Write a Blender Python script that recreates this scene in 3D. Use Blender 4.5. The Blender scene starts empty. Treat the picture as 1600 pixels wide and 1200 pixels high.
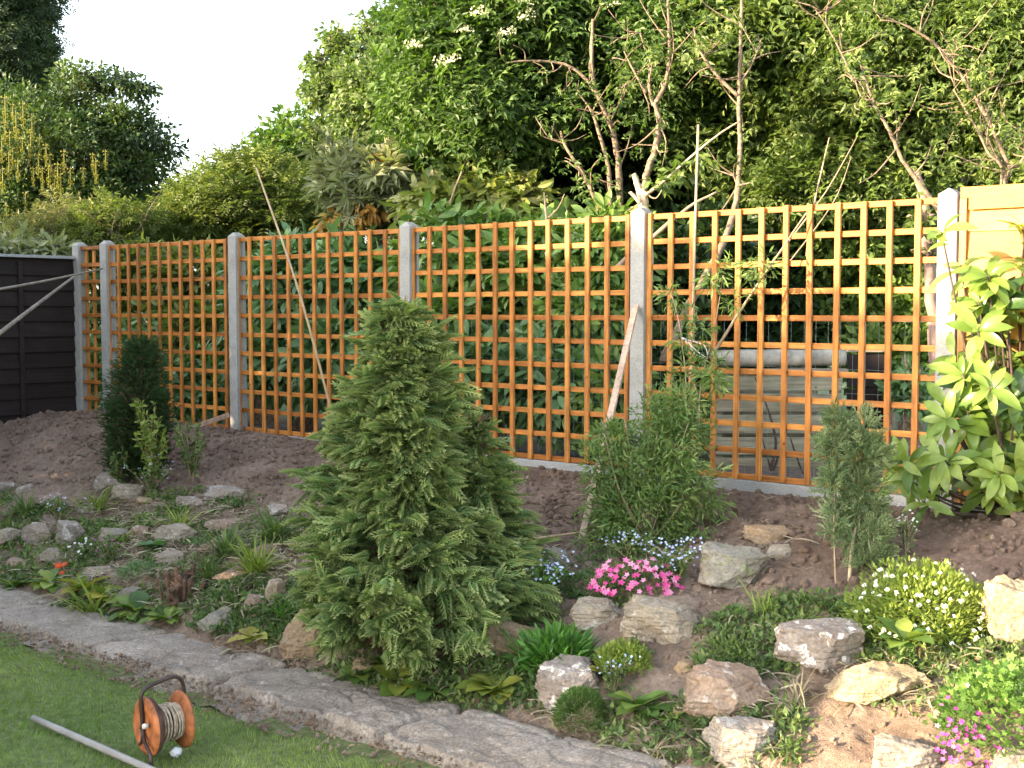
import bpy, bmesh, math, random
import numpy as np
from mathutils import Vector
random.seed(7); RNG = np.random.default_rng(7)
C = bpy.context.scene.collection
SC = bpy.context.scene
PI = math.pi

# ------------------------------------------------------------------ camera
CAM = np.array([2.458, -6.372, 0.9625]); YAW, PITCH, FPX = -0.6949, -0.0582, 1985.0
cd = bpy.data.cameras.new('camera'); cam = bpy.data.objects.new('camera', cd); C.objects.link(cam)
cam.location = CAM; cam.rotation_euler = (PI/2 + PITCH, 0, -YAW)
cd.sensor_width = 36; cd.lens = FPX/1600*36; cd.clip_start = 0.05; cd.clip_end = 500
SC.camera = cam
FW = np.array([math.sin(YAW)*math.cos(PITCH), math.cos(YAW)*math.cos(PITCH), math.sin(PITCH)])
RT = np.array([math.cos(YAW), -math.sin(YAW), 0.0]); UP = np.cross(RT, FW)

# ------------------------------------------------------------------ light
SUN_EL = math.radians(14.0)
SAZ = np.array([-0.447, -0.894])           # horizontal direction towards the sun
w = bpy.data.worlds.new("World"); SC.world = w; w.use_nodes = True
nt = w.node_tree; bg = nt.nodes['Background']
sky = nt.nodes.new('ShaderNodeTexSky'); sky.sky_type = 'NISHITA'; sky.sun_disc = False
sky.sun_elevation = SUN_EL; sky.sun_rotation = math.atan2(SAZ[0], SAZ[1]) % (2*PI)
sky.air_density = 1.0; sky.dust_density = 2.0; sky.ozone_density = 1.0; sky.altitude = 50
hs = nt.nodes.new('ShaderNodeHueSaturation'); hs.inputs['Saturation'].default_value = .55
nt.links.new(sky.outputs[0], hs.inputs['Color']); nt.links.new(hs.outputs[0], bg.inputs['Color']); bg.inputs['Strength'].default_value = 0.15
sl = bpy.data.lights.new('sun', 'SUN'); sl.energy = 3.8; sl.angle = math.radians(0.6); sl.color = (1.0, 0.77, 0.49)
so = bpy.data.objects.new('sun', sl); C.objects.link(so)
sd = Vector((SAZ[0]*math.cos(SUN_EL), SAZ[1]*math.cos(SUN_EL), math.sin(SUN_EL)))
so.rotation_euler = sd.to_track_quat('Z', 'Y').to_euler(); so.location = (-5, -10, 8)
SC.view_settings.view_transform = 'Standard'; SC.view_settings.look = 'None'
SC.view_settings.exposure = 2.62; SC.view_settings.gamma = 1.0
SC.view_settings.use_curve_mapping = False

# ------------------------------------------------------------------ maths helpers
def nrm(a): return a/np.maximum(np.linalg.norm(a, axis=-1, keepdims=True), 1e-9)
def _h(i, j, k):
    n = (i*374761393 + j*668265263 + k*1274126177) & 0xffffffff
    n = ((n ^ (n >> 13))*1274126177) & 0xffffffff
    return ((n ^ (n >> 16)) & 0xffff)/65535.0
def vn(x, y, z=0.0):
    x, y, z = np.broadcast_arrays(np.asarray(x, float), np.asarray(y, float), np.asarray(z, float))
    xi, yi, zi = np.floor(x).astype(np.int64), np.floor(y).astype(np.int64), np.floor(z).astype(np.int64)
    fx, fy, fz = x-xi, y-yi, z-zi
    fx, fy, fz = [f*f*(3-2*f) for f in (fx, fy, fz)]
    r = 0
    for a in (0, 1):
        for b in (0, 1):
            for c in (0, 1):
                r = r + _h(xi+a, yi+b, zi+c)*(fx if a else 1-fx)*(fy if b else 1-fy)*(fz if c else 1-fz)
    return r*2-1
def fbm(x, y, z=0.0, o=3):
    r = 0; a = 1.0
    for k in range(o): r = r + a*vn(x*2**k+7.3*k, y*2**k+1.7*k, z*2**k); a *= .5
    return r
def H(x, y):
    """ground height of the raised bed; the fence runs along y = 0"""
    x = np.asarray(x, float); y = np.asarray(y, float); v = -y
    top = np.interp(x, [-9, -5.5, -4.6, -3, -1, .3, 1.5], [.02, .005, -.02, -.045, -.065, -.05, -.04])
    p = np.interp(v, [-.3, 0, .4, 1.0, 1.5, 2.0, 2.35, 2.52, 2.62, 2.8], [0, 0, -.01, -.11, -.25, -.41, -.54, -.615, -.655, -.76])
    z = top*np.clip(1-v/2.4, 0, 1) + p
    z = z + .10*np.exp(-((x+7.4)/1.3)**2-((v-.7)/.6)**2) + .07*np.exp(-((x-.95)/.45)**2-((v-.45)/.35)**2)
    f = np.clip((v-.08)/.3, 0, 1)*np.clip((2.85-v)/.4, .25, 1)
    z = z + f*(.045*vn(x*1.3+5, y*1.3+2) + .022*vn(x*4.1, y*4.1) + .009*vn(x*11, y*11))
    return z
def at(px, py, d):
    return CAM + d*(FW + RT*(px-800)/FPX - UP*(py-600)/FPX)
def gr(px, py, hf=H):
    """point where the sight line of a pixel meets the ground"""
    d = FW + RT*(px-800)/FPX - UP*(py-600)/FPX
    t = 2.0
    while t < 15:
        p = CAM + d*t
        if p[2] < float(hf(p[0], p[1])): break
        t += .01
    return CAM + d*t
def pxm(p): return FPX/float((np.asarray(p)-CAM)@FW)          # pixels per metre at a point
def s_of(px, y, z):
    lo, hi = -30., 3.
    for _ in range(40):
        m = (lo+hi)/2; d = np.array([m, y, z])-CAM; zz = d@FW
        xx = 1e9 if zz < .1 else 800+FPX*(d@RT)/zz
        if xx < px: lo = m
        else: hi = m
    return m

# ------------------------------------------------------------------ object helpers
def tag(o, label=None, cat=None, group=None, kind=None):
    if label: o['label'] = label
    if cat: o['category'] = cat
    if group: o['group'] = group
    if kind: o['kind'] = kind
    return o
def empty(name, loc, label=None, cat=None, group=None, rz=0.0):
    o = bpy.data.objects.new(name, None); C.objects.link(o); o.location = loc
    o.rotation_euler = (0, 0, rz); o.empty_display_size = .1
    return tag(o, label, cat, group)
def link(name, me, mat=None, parent=None, origin=None):
    """link mesh data in world coordinates; with a parent the data is shifted to the parent's origin"""
    if mat is not None and len(me.materials) == 0: me.materials.append(mat)
    o = bpy.data.objects.new(name, me); C.objects.link(o)
    if parent is not None:
        o.parent = parent; me.transform(parent_inv(parent))
    elif origin is not None:
        from mathutils import Matrix
        me.transform(Matrix.Translation(-Vector(origin))); o.location = origin
    return o
def parent_inv(p):
    from mathutils import Matrix
    m = Matrix.LocRotScale(p.location, p.rotation_euler, None)
    if p.parent: m = Matrix.LocRotScale(p.parent.location, p.parent.rotation_euler, None) @ m
    return m.inverted()
def mesh_np(name, V, T, tint=None, uu=None, smooth=True, mats=None, mi=None):
    V = np.ascontiguousarray(V, dtype=np.float32); T = np.ascontiguousarray(T, dtype=np.int32)
    me = bpy.data.meshes.new(name); k = T.shape[1]
    me.vertices.add(len(V)); me.vertices.foreach_set('co', V.ravel())
    me.loops.add(T.size); me.loops.foreach_set('vertex_index', T.ravel())
    me.polygons.add(len(T)); me.polygons.foreach_set('loop_start', np.arange(0, T.size, k, dtype=np.int32))
    me.polygons.foreach_set('use_smooth', np.full(len(T), smooth, dtype=bool))
    if mi is not None: me.polygons.foreach_set('material_index', mi.astype(np.int32))
    me.update(calc_edges=True)
    if tint is not None:
        a = me.attributes.new('tint', 'FLOAT', 'POINT'); a.data.foreach_set('value', tint.astype(np.float32))
    if uu is not None:
        a = me.attributes.new('along', 'FLOAT', 'POINT'); a.data.foreach_set('value', uu.astype(np.float32))
    return me
class Fol:
    """collects many leaf-sized pieces into one mesh"""
    def __init__(s): s.V = []; s.T = []; s.t = []; s.u = []; s.n = 0
    def add(s, tm, pos, X, N, sc, tint):
        tv, tf, tu = tm; k = len(pos)
        if k == 0: return
        x = nrm(X); z = N-(N*x).sum(1, keepdims=True)*x; z = nrm(z); y = np.cross(z, x)
        sc = np.broadcast_to(np.asarray(sc, float), (k,))
        V = pos[:, None, :] + sc[:, None, None]*(tv[None, :, 0:1]*x[:, None, :]+tv[None, :, 1:2]*y[:, None, :]+tv[None, :, 2:3]*z[:, None, :])
        T = tf[None]+(np.arange(k)*len(tv))[:, None, None]+s.n
        s.V.append(V.reshape(-1, 3)); s.T.append(T.reshape(-1, 3)); s.n += k*len(tv)
        s.t.append(np.repeat(np.broadcast_to(tint, (k,)), len(tv))); s.u.append(np.tile(tu, k))
    def mesh(s, name, smooth=False):
        return mesh_np(name, np.concatenate(s.V), np.concatenate(s.T), np.concatenate(s.t), np.concatenate(s.u), smooth)
def rv(n, s=1.0): return RNG.normal(0, s, (n, 3))
# ---- leaf templates: x along the leaf, y across, z up
def t_leaf(w=.35, seg=4, fold=.12, bend=.15, peak=.45, point=1.0):
    V = []; T = []; U = []
    for i in range(seg+1):
        u = i/seg
        ww = w*.5*(math.sin(PI*min(1, max(0, u**(math.log(.5)/math.log(peak)))))**point)
        x = u*(1-bend*u*.3); z = -bend*u*u
        V += [(x, ww, z+fold*ww*2), (x, 0, z), (x, -ww, z+fold*ww*2)]; U += [u]*3
    for i in range(seg):
        a = 3*i
        T += [(a, a+1, a+4), (a, a+4, a+3), (a+1, a+2, a+5), (a+1, a+5, a+4)]
    return np.array(V), np.array(T), np.array(U)
def t_small(w=.5, fold=.15):
    V = np.array([(0, 0, 0), (.45, w/2, fold*w), (1, 0, -.06), (.45, -w/2, fold*w), (.5, 0, 0)])
    T = np.array([(0, 4, 1), (1, 4, 2), (0, 3, 4), (3, 2, 4)])
    return V, T, np.array([0, .5, 1, .5, .5])
def t_pinnate(np_=2, lw=.3, droop=.1):
    """elder or ash-like compound leaf: pairs of leaflets and one at the tip"""
    V = []; T = []; U = []
    def lf(bx, by, bz, ax, ay, L):
        n = len(V); px_, py_ = -ay, ax
        V.extend([(bx, by, bz), (bx+ax*L*.45+px_*L*lw/2, by+ay*L*.45+py_*L*lw/2, bz+.02), (bx+ax*L, by+ay*L, bz-L*.22), (bx+ax*L*.45-px_*L*lw/2, by+ay*L*.45-py_*L*lw/2, bz+.02)])
        T.extend([(n, n+2, n+1), (n, n+3, n+2)]); U.extend([0, .5, 1, .5])
    for i in range(np_):
        x = .25+.5*i/max(1, np_-1) if np_ > 1 else .4
        for s in (1, -1): lf(x, 0, -droop*x*x, .45, s*.89, .42)
    lf(.72, 0, -droop*.5, 1, 0, .48)
    return np.array(V), np.array(T), np.array(U)
def t_frond(n=8, w=.13, spread=.75, curl=.16):
    """flat feathery cypress spray"""
    V = []; T = []; U = []
    def blade(b, a, L, ww):
        k = len(V); a = np.array(a)/np.linalg.norm(a); p = np.array([-a[1], a[0], 0])
        b = np.array(b)
        V.extend([b, b+a*L*.5+p*ww/2, b+a*L+np.array([0, 0, -curl*L]), b+a*L*.5-p*ww/2]); U.extend([b[0], b[0]+.2, min(1, b[0]+.45), b[0]+.2])
        T.extend([(k, k+2, k+1), (k, k+3, k+2)])
    blade((0, 0, 0), (1, 0, 0), 1.0, .07)
    for i in range(n):
        x = .08+.8*i/n; L = (.42*(1-.62*x)); s = 1 if i % 2 else -1
        blade((x, 0, -curl*x*x), (1, s*spread*1.2, .12*s), L, w)
        blade((x+L*.35, s*L*.33, -curl*x*x), (1.2, s*.15, .1), L*.55, w*.8)
    return np.array(V), np.array(T), np.array(U)
def t_strap(seg=6, w=.05, bend=.6):
    V = []; T = []; U = []; x = z = 0.0; ang = 0.0
    for i in range(seg+1):
        u = i/seg; ww = w*.5*(1-u**2.5)*(.5+.5*min(1, u*4))
        V += [(x, ww, z), (x, -ww, z)]; U += [u, u]
        x += math.cos(ang)/seg; z += math.sin(ang)/seg; ang -= bend*2.2/seg*(.4+1.2*u)
    for i in range(seg):
        a = 2*i; T += [(a, a+1, a+3), (a, a+3, a+2)]
    return np.array(V), np.array(T), np.array(U)
def t_flower(n=5, cup=.15, notch=.0):
    V = [(0, 0, 0)]; T = []; U = [0]
    for i in range(n):
        a = 2*PI*i/n
        for da, r in ((-.45*2*PI/n, .55), (0, 1.0-notch), (.45*2*PI/n, .55)):
            V.append((r*math.cos(a+da), r*math.sin(a+da), cup*r)); U.append(r)
        k = 1+3*i; T += [(0, k, k+1), (0, k+1, k+2)]
    return np.array(V, float)*.5, np.array(T), np.array(U)
def t_palm(n=7, w=.26):
    V = []; T = []; U = []
    for i in range(n):
        a = (i-(n-1)/2)*2.0*PI*.78/n; L = .62-.10*abs(i-(n-1)/2)/((n-1)/2); c, s_ = math.cos(a), math.sin(a); k = len(V)
        V += [(.38, 0, 0), (.38+c*L*.55-s_*w*.5*L, s_*L*.55+c*w*.5*L, .02), (.38+c*L, s_*L, -.10), (.38+c*L*.55+s_*w*.5*L, s_*L*.55-c*w*.5*L, .02)]; U += [0, .5, 1, .5]; T += [(k, k+2, k+1), (k, k+3, k+2)]
    return np.array(V), np.array(T), np.array(U)
TPalm = t_palm()
TL = t_leaf(); TLw = t_leaf(.6, 4, .1, .35, .55); TLn = t_leaf(.2, 4, .1, .2); TS = t_small(.5); TSn = t_small(.24); TSw = t_small(.75)
TP = t_pinnate(2, .46, .15); TP3 = t_pinnate(3, .30, .25); TFr = t_frond(); TFr3 = t_frond(13, .07, .9, .32); TFr2 = t_frond(5, .09, .5, .2)
TLglossy = t_leaf(.31, 6, .20, .42, .55, .8); TRh = t_leaf(.36, 5, .12, .25, .55, .8)
STR = [t_strap(6, .05, b) for b in (.15, .5, .9)]

# ---- solid helpers
def box_arr(x0, x1, y0, y1, z0, z1):
    V = np.array([(x, y, z) for z in (z0, z1) for y in (y0, y1) for x in (x0, x1)], float)
    Q = np.array([(0, 2, 3, 1), (4, 5, 7, 6), (0, 1, 5, 4), (2, 6, 7, 3), (0, 4, 6, 2), (1, 3, 7, 5)])
    return V, Q
def bev_box(name, x0, x1, y0, y1, z0, z1, b=.002, seg=1):
    V, Q = box_arr(x0, x1, y0, y1, z0, z1); me = mesh_np(name, V, Q, smooth=False)
    bm = bmesh.new(); bm.from_mesh(me)
    bmesh.ops.bevel(bm, geom=bm.edges[:], offset=b, segments=seg, affect='EDGES')
    bm.to_mesh(me); bm.free(); return me
def boxes(name, L):
    V = []; Q = []; n = 0
    for b in L:
        v, q = box_arr(*b); V.append(v); Q.append(q+n); n += 8
    return mesh_np(name, np.concatenate(V), np.concatenate(Q), smooth=False)
def smooth_path(P, R, k=5):
    P = [np.asarray(p, float) for p in P]
    if len(P) == 2: k = 6
    Q = []; S = []; n = len(P)
    for i in range(n-1):
        p0 = P[max(0, i-1)]; p1 = P[i]; p2 = P[i+1]; p3 = P[min(n-1, i+2)]
        for j in range(k):
            t = j/k
            Q.append(.5*((2*p1)+(-p0+p2)*t+(2*p0-5*p1+4*p2-p3)*t*t+(-p0+3*p1-3*p2+p3)*t**3)); S.append(R[i]*(1-t)+R[i+1]*t)
    Q.append(P[-1]); S.append(R[-1]); return np.array(Q), np.array(S)
def tube_arr(P, R, sides=8, k=5, wob=0.0, lump=0.0, straight=False):
    if not straight: P, R = smooth_path(P, R, k)
    P = np.array(P, float); R = np.array(R, float); n = len(P)
    if wob: P = P+RNG.normal(0, wob, P.shape)*(R[:, None])
    t = nrm(np.gradient(P, axis=0)); ref = np.array([0, 0, 1.0]) if abs(t[0][2]) < .9 else np.array([1.0, 0, 0])
    V = []; T = []
    x = nrm(np.cross(ref, t[0]))
    for i in range(n):
        x = nrm(x-(x@t[i])*t[i]); y = np.cross(t[i], x)
        a = np.arange(sides)*2*PI/sides; rr = R[i]*(1+lump*RNG.normal(0, 1, sides))
        V.append(P[i]+rr[:, None]*(np.cos(a)[:, None]*x+np.sin(a)[:, None]*y))
    V.append(P[[0]]); V.append(P[[-1]]); V = np.concatenate(V)
    for i in range(n-1):
        for j in range(sides):
            a = i*sides+j; b = i*sides+(j+1) % sides; T += [(a, b, b+sides), (a, b+sides, a+sides)]
    c0 = n*sides; c1 = c0+1
    for j in range(sides):
        T.append((c0, (j+1) % sides, j)); T.append((c1, (n-1)*sides+j, (n-1)*sides+(j+1) % sides))
    return V, np.array(T)
def tubes(name, L, sides=8, **kw):
    V = []; T = []; n = 0
    for P, R in L:
        v, t = tube_arr(P, R, sides, **kw); V.append(v); T.append(t+n); n += len(v)
    return mesh_np(name, np.concatenate(V), np.concatenate(T), smooth=True)

# ------------------------------------------------------------------ materials
def mat(name):
    m = bpy.data.materials.new(name); m.use_nodes = True; return m, m.node_tree, m.node_tree.nodes['Principled BSDF']
def ramp(nt, stops, src=None):
    r = nt.nodes.new('ShaderNodeValToRGB'); e = r.color_ramp.elements
    while len(e) < len(stops): e.new(.5)
    for k, (p, c) in enumerate(stops): e[k].position = p; e[k].color = (*c, 1)
    if src is not None: nt.links.new(src, r.inputs[0])
    return r
def noise(nt, scale, detail=4, vec=None, rough=.55):
    n = nt.nodes.new('ShaderNodeTexNoise'); n.inputs['Scale'].default_value = scale; n.inputs['Detail'].default_value = detail
    n.inputs['Roughness'].default_value = rough
    if vec is not None: nt.links.new(vec, n.inputs['Vector'])
    return n
def coords(nt, kind='Object', scale=None):
    tc = nt.nodes.new('ShaderNodeTexCoord'); o = tc.outputs[kind]
    if scale:
        mp = nt.nodes.new('ShaderNodeMapping'); mp.inputs['Scale'].default_value = scale; nt.links.new(o, mp.inputs['Vector']); o = mp.outputs[0]
    return o
def mixc(nt, a, b, fac, mode='MIX'):
    m = nt.nodes.new('ShaderNodeMix'); m.data_type = 'RGBA'; m.blend_type = mode
    for s, v in ((m.inputs[6], a), (m.inputs[7], b)):
        if isinstance(v, tuple): s.default_value = (*v, 1)
        else: nt.links.new(v, s)
    if isinstance(fac, (int, float)): m.inputs[0].default_value = fac
    else: nt.links.new(fac, m.inputs[0])
    return m.outputs[2]
def bump(nt, b, src, strength=.4, dist=.01):
    n = nt.nodes.new('ShaderNodeBump'); n.inputs['Strength'].default_value = strength; n.inputs['Distance'].default_value = dist
    nt.links.new(src, n.inputs['Height']); nt.links.new(n.outputs[0], b.inputs['Normal'])
LF = {'elder_leaf': 1.3, 'elder_leaf_warm': 1.3, 'pale_maple_leaf': 1.25, 'feathery_yellow_green_leaf': 1.05, 'olive_feathery_leaf': 1.0, 'fatsia_leaf': 1.2, 'cypress_spray': 2.35, 'dwarf_cypress_spray': 1.35, 'blue_green_juniper': 1.9, 'narrow_bush_leaf': 2.0,
      'primrose_leaf': 1.4, 'yellowing_leaf': 1.25, 'bright_green_strap': 1.35, 'moss_cushion': 1.5, 'weed_leaf': 1.5, 'light_weed_leaf': 1.35, 'mown_grass': 2.8, 'laurel_leaf': 2.0, 'rhododendron_leaf': 2.5, 'bright_glossy_laurel': 1.15, 'sunlit_hedge_leaf': 1.5, 'laburnum_leaf': 1.6, 'dark_conifer_needle': 1.4, 'dry_straw': 1.1, 'deep_evergreen_leaf': 1.5, 'geranium_leaf': 1.35}
def leafm(name, cols, rough=.5, trans=.35, tipc=None, spec=.4):
    gfac = LF.get(name, 1.0); cols = [tuple(min(.9, x*gfac) for x in c) for c in cols]
    """colour by the leaf's own random tint; optional tip colour"""
    m, nt, b = mat(name)
    a = nt.nodes.new('ShaderNodeAttribute'); a.attribute_name = 'tint'
    r = ramp(nt, [(i/(len(cols)-1), c) for i, c in enumerate(cols)], a.outputs['Fac']); col = r.outputs[0]
    if tipc:
        u = nt.nodes.new('ShaderNodeAttribute'); u.attribute_name = 'along'
        rr = ramp(nt, [(.45, (0, 0, 0)), (1, (1, 1, 1))], u.outputs['Fac']); col = mixc(nt, col, tipc, rr.outputs[0])
    nz = noise(nt, 14, 2, coords(nt)); rz = ramp(nt, [(.3, (.72, .72, .72)), (.7, (1.15, 1.15, 1.15))], nz.outputs[0])
    col = mixc(nt, col, rz.outputs[0], 1.0, 'MULTIPLY')
    nt.links.new(col, b.inputs['Base Color']); b.inputs['Roughness'].default_value = rough
    b.inputs['Specular IOR Level'].default_value = spec
    tr = nt.nodes.new('ShaderNodeBsdfTranslucent'); tc = mixc(nt, col, (1.0, 1.15, .45), 1.0, 'MULTIPLY')
    nt.links.new(tc, tr.inputs[0])
    mx = nt.nodes.new('ShaderNodeMixShader'); mx.inputs[0].default_value = min(.55, trans*1.25)
    nt.links.new(b.outputs[0], mx.inputs[1]); nt.links.new(tr.outputs[0], mx.inputs[2])
    nt.links.new(mx.outputs[0], nt.nodes['Material Output'].inputs['Surface']); return m
def plain(name, c, rough=.6, metal=0, var=.15, sc=30, bmp=0.0):
    m, nt, b = mat(name); n = noise(nt, sc, 4, coords(nt))
    r = ramp(nt, [(.25, tuple(x*(1-var*1.5) for x in c)), (.75, tuple(min(1, x*(1+var)) for x in c))], n.outputs[0])
    nt.links.new(r.outputs[0], b.inputs['Base Color']); b.inputs['Roughness'].default_value = rough; b.inputs['Metallic'].default_value = metal
    if bmp: bump(nt, b, n.outputs[0], bmp, .005)
    return m
def woodm(name, dark, light, axis, rough=.6, ring=1.0, obj_var=.35, bmp=.25):
    m, nt, b = mat(name); s = [60, 60, 60]; s[axis] = 3.0
    oi = nt.nodes.new('ShaderNodeObjectInfo')
    ad = nt.nodes.new('ShaderNodeVectorMath'); ad.operation = 'MULTIPLY_ADD'
    cb = nt.nodes.new('ShaderNodeCombineXYZ')
    for i in range(3): nt.links.new(oi.outputs['Random'], cb.inputs[i])
    nt.links.new(cb.outputs[0], ad.inputs[0]); ad.inputs[1].default_value = (37, 53, 71); nt.links.new(coords(nt, 'Object', tuple(s)), ad.inputs[2])
    n = noise(nt, 1.0, 5, ad.outputs[0], .6)
    ad2 = nt.nodes.new('ShaderNodeVectorMath'); ad2.operation = 'MULTIPLY_ADD'
    nt.links.new(cb.outputs[0], ad2.inputs[0]); ad2.inputs[1].default_value = (7, 3, 11); nt.links.new(coords(nt, 'Object'), ad2.inputs[2])
    n2 = noise(nt, 7.0, 3, ad2.outputs[0], .6)
    r = ramp(nt, [(.28, dark), (.62, light)], n.outputs[0])
    v = ramp(nt, [(.3, (1-obj_var*1.25,)*3), (.7, (1.15,)*3)], n2.outputs[0]); col = mixc(nt, r.outputs[0], v.outputs[0], .8, 'MULTIPLY')
    ov = ramp(nt, [(0, (.66, .60, .55)), (.35, (.95, .93, .9)), (.7, (1.05, 1.08, 1.1)), (1, (1.25, 1.35, 1.4))], oi.outputs['Random']); col = mixc(nt, col, ov.outputs[0], 1.0, 'MULTIPLY')
    vo = nt.nodes.new('ShaderNodeTexVoronoi'); vo.inputs['Scale'].default_value = 9; nt.links.new(ad2.outputs[0], vo.inputs['Vector'])
    kn = ramp(nt, [(.05, (.35, .28, .25)), (.10, (1, 1, 1))], vo.outputs['Distance']); col = mixc(nt, col, kn.outputs[0], .9, 'MULTIPLY')
    nt.links.new(col, b.inputs['Base Color']); b.inputs['Roughness'].default_value = rough; b.inputs['Specular IOR Level'].default_value = .3
    bump(nt, b, n.outputs[0], bmp, .003); return m
ORD, ORL = (.27, .095, .022), (.58, .230, .050)
M = {}
M['tv'] = woodm('stained_batten_upright', ORD, ORL, 2)
M['th'] = woodm('stained_batten_cross', ORD, ORL, 0)
M['lap'] = woodm('honey_lap_board', (.46, .20, .035), (.62, .30, .06), 0, .55)
M['lapf'] = woodm('honey_frame', (.46, .20, .06), (.66, .34, .11), 2, .55)
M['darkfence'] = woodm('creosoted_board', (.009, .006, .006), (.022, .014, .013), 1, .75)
M['pole'] = woodm('weathered_pole', (.16, .12, .09), (.34, .27, .20), 0, .7)
M['poled'] = woodm('dark_grey_pole', (.10, .08, .065), (.22, .18, .14), 0, .7)  # darker tone of the weathered pole wood
M['plank'] = woodm('rough_plank', (.30, .19, .13), (.52, .37, .27), 2, .7)
M['bin'] = woodm('grey_green_board', (.15, .13, .09), (.30, .27, .19), 0, .8)
M['cane'] = plain('bamboo_cane', (.46, .33, .19), .5, 0, .25, 14)
M['canepale'] = plain('pale_cane', (.62, .50, .34), .5, 0, .2, 14)
M['string'] = plain('white_string', (.8, .8, .8), .6)
def concrete(name, lo, hi, moss=0.0):
    m, nt, b = mat(name); co = coords(nt)
    n1 = noise(nt, 5, 5, co, .65); n2 = noise(nt, 120, 3, co, .6)
    r = ramp(nt, [(.25, lo), (.75, hi)], n1.outputs[0]); r2 = ramp(nt, [(.35, (.72,)*3), (.6, (1.06,)*3)], n2.outputs[0])
    col = mixc(nt, r.outputs[0], r2.outputs[0], .8, 'MULTIPLY')
    n3 = noise(nt, 9, 6, co, .7); r3 = ramp(nt, [(.5, (0, 0, 0)), (.62, (1, 1, 1))], n3.outputs[0])
    if moss: 
        mm = nt.nodes.new('ShaderNodeMath'); mm.operation = 'MULTIPLY'; mm.inputs[1].default_value = moss; nt.links.new(r3.outputs[0], mm.inputs[0])
        col = mixc(nt, col, (.16, .15, .08), mm.outputs[0])
    nt.links.new(col, b.inputs['Base Color']); b.inputs['Roughness'].default_value = .85; b.inputs['Specular IOR Level'].default_value = .25
    bump(nt, b, n2.outputs[0], .35, .003); return m
M['post'] = concrete('post_concrete', (.30, .29, .275), (.43, .42, .395), .25)
M['gboard'] = concrete('gravel_board_concrete', (.28, .28, .27), (.42, .41, .39))
def soilm():
    m, nt, b = mat('turned_soil'); co = coords(nt)
    n1 = noise(nt, 2.2, 6, co, .6); n2 = noise(nt, 38, 8, co, .72); n3 = noise(nt, 160, 4, co, .7)
    r = ramp(nt, [(.25, (.135, .090, .066)), (.5, (.225, .160, .122)), (.8, (.34, .26, .205))], n1.outputs[0])
    r2 = ramp(nt, [(.3, (.55,)*3), (.68, (1.35,)*3)], n2.outputs[0]); col = mixc(nt, r.outputs[0], r2.outputs[0], .9, 'MULTIPLY')
    r3 = ramp(nt, [(.68, (0, 0, 0)), (.76, (1, 1, 1))], n3.outputs[0]); col = mixc(nt, col, (.30, .24, .20), r3.outputs[0])
    # greyer, drier soil among the stones towards the path (a property of the ground, by position)
    g = nt.nodes.new('ShaderNodeSeparateXYZ'); nt.links.new(coords(nt), g.inputs[0])
    mr = nt.nodes.new('ShaderNodeMapRange'); mr.inputs[1].default_value = -.9; mr.inputs[2].default_value = -2.3; nt.links.new(g.outputs[1], mr.inputs[0])
    dry = mixc(nt, col, (1.45, 1.5, 1.48), 1.0, 'MULTIPLY'); col = mixc(nt, col, dry, mr.outputs[0])
    nt.links.new(col, b.inputs['Base Color']); b.inputs['Roughness'].default_value = .95; b.inputs['Specular IOR Level'].default_value = .15
    ad = nt.nodes.new('ShaderNodeMath'); nt.links.new(n2.outputs[0], ad.inputs[0]); nt.links.new(n3.outputs[0], ad.inputs[1])
    bump(nt, b, ad.outputs[0], .9, .02); return m
M['soil'] = soilm()
def rockm(name, lo, hi, spot=(.62, .60, .56), spots=.5, stain=(.33, .20, .10), st=.3):
    m, nt, b = mat(name)
    oi = nt.nodes.new('ShaderNodeObjectInfo'); cb = nt.nodes.new('ShaderNodeCombineXYZ')
    for i in range(3): nt.links.new(oi.outputs['Random'], cb.inputs[i])
    ad = nt.nodes.new('ShaderNodeVectorMath'); ad.operation = 'MULTIPLY_ADD'; ad.inputs[1].default_value = (9, 5, 7)
    nt.links.new(cb.outputs[0], ad.inputs[0]); nt.links.new(coords(nt), ad.inputs[2]); co = ad.outputs[0]
    n1 = noise(nt, 7, 6, co, .65); n2 = noise(nt, 75, 6, co, .7); n3 = noise(nt, 17, 8, co, .72); n4 = noise(nt, 4, 3, co)
    r = ramp(nt, [(.28, lo), (.7, hi)], n1.outputs[0])
    s = ramp(nt, [(.46, (0, 0, 0)), (.66, (st,)*3)], n4.outputs[0]); col = mixc(nt, r.outputs[0], stain, s.outputs[0])
    r2 = ramp(nt, [(.3, (.55,)*3), (.62, (1.15,)*3)], n2.outputs[0]); col = mixc(nt, col, r2.outputs[0], .85, 'MULTIPLY')
    sp = ramp(nt, [(.56, (0, 0, 0)), (.60, (spots,)*3)], n3.outputs[0]); col = mixc(nt, col, spot, sp.outputs[0])
    nt.links.new(col, b.inputs['Base Color']); b.inputs['Roughness'].default_value = .9; b.inputs['Specular IOR Level'].default_value = .2
    a2 = nt.nodes.new('ShaderNodeMath'); nt.links.new(n1.outputs[0], a2.inputs[0]); nt.links.new(n2.outputs[0], a2.inputs[1])
    bump(nt, b, a2.outputs[0], .7, .012); return m
M['rgrey'] = rockm('grey_limestone', (.18, .155, .13), (.34, .295, .25))
M['rbeige'] = rockm('beige_stone', (.21, .175, .13), (.37, .315, .245), spots=.3)
M['rbrown'] = rockm('brown_sandstone', (.20, .14, .09), (.38, .28, .18), spots=.1, st=.5)
M['rpink'] = rockm('pinkish_rough_stone', (.20, .14, .105), (.35, .265, .205), spots=.45)
M['rlichen'] = rockm('lichen_spotted_stone', (.16, .13, .11), (.40, .34, .29), (.72, .68, .62), .9)
M['ryellow'] = rockm('yellow_sandstone', (.26, .195, .115), (.42, .33, .215), spots=.15, st=.25)
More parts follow.
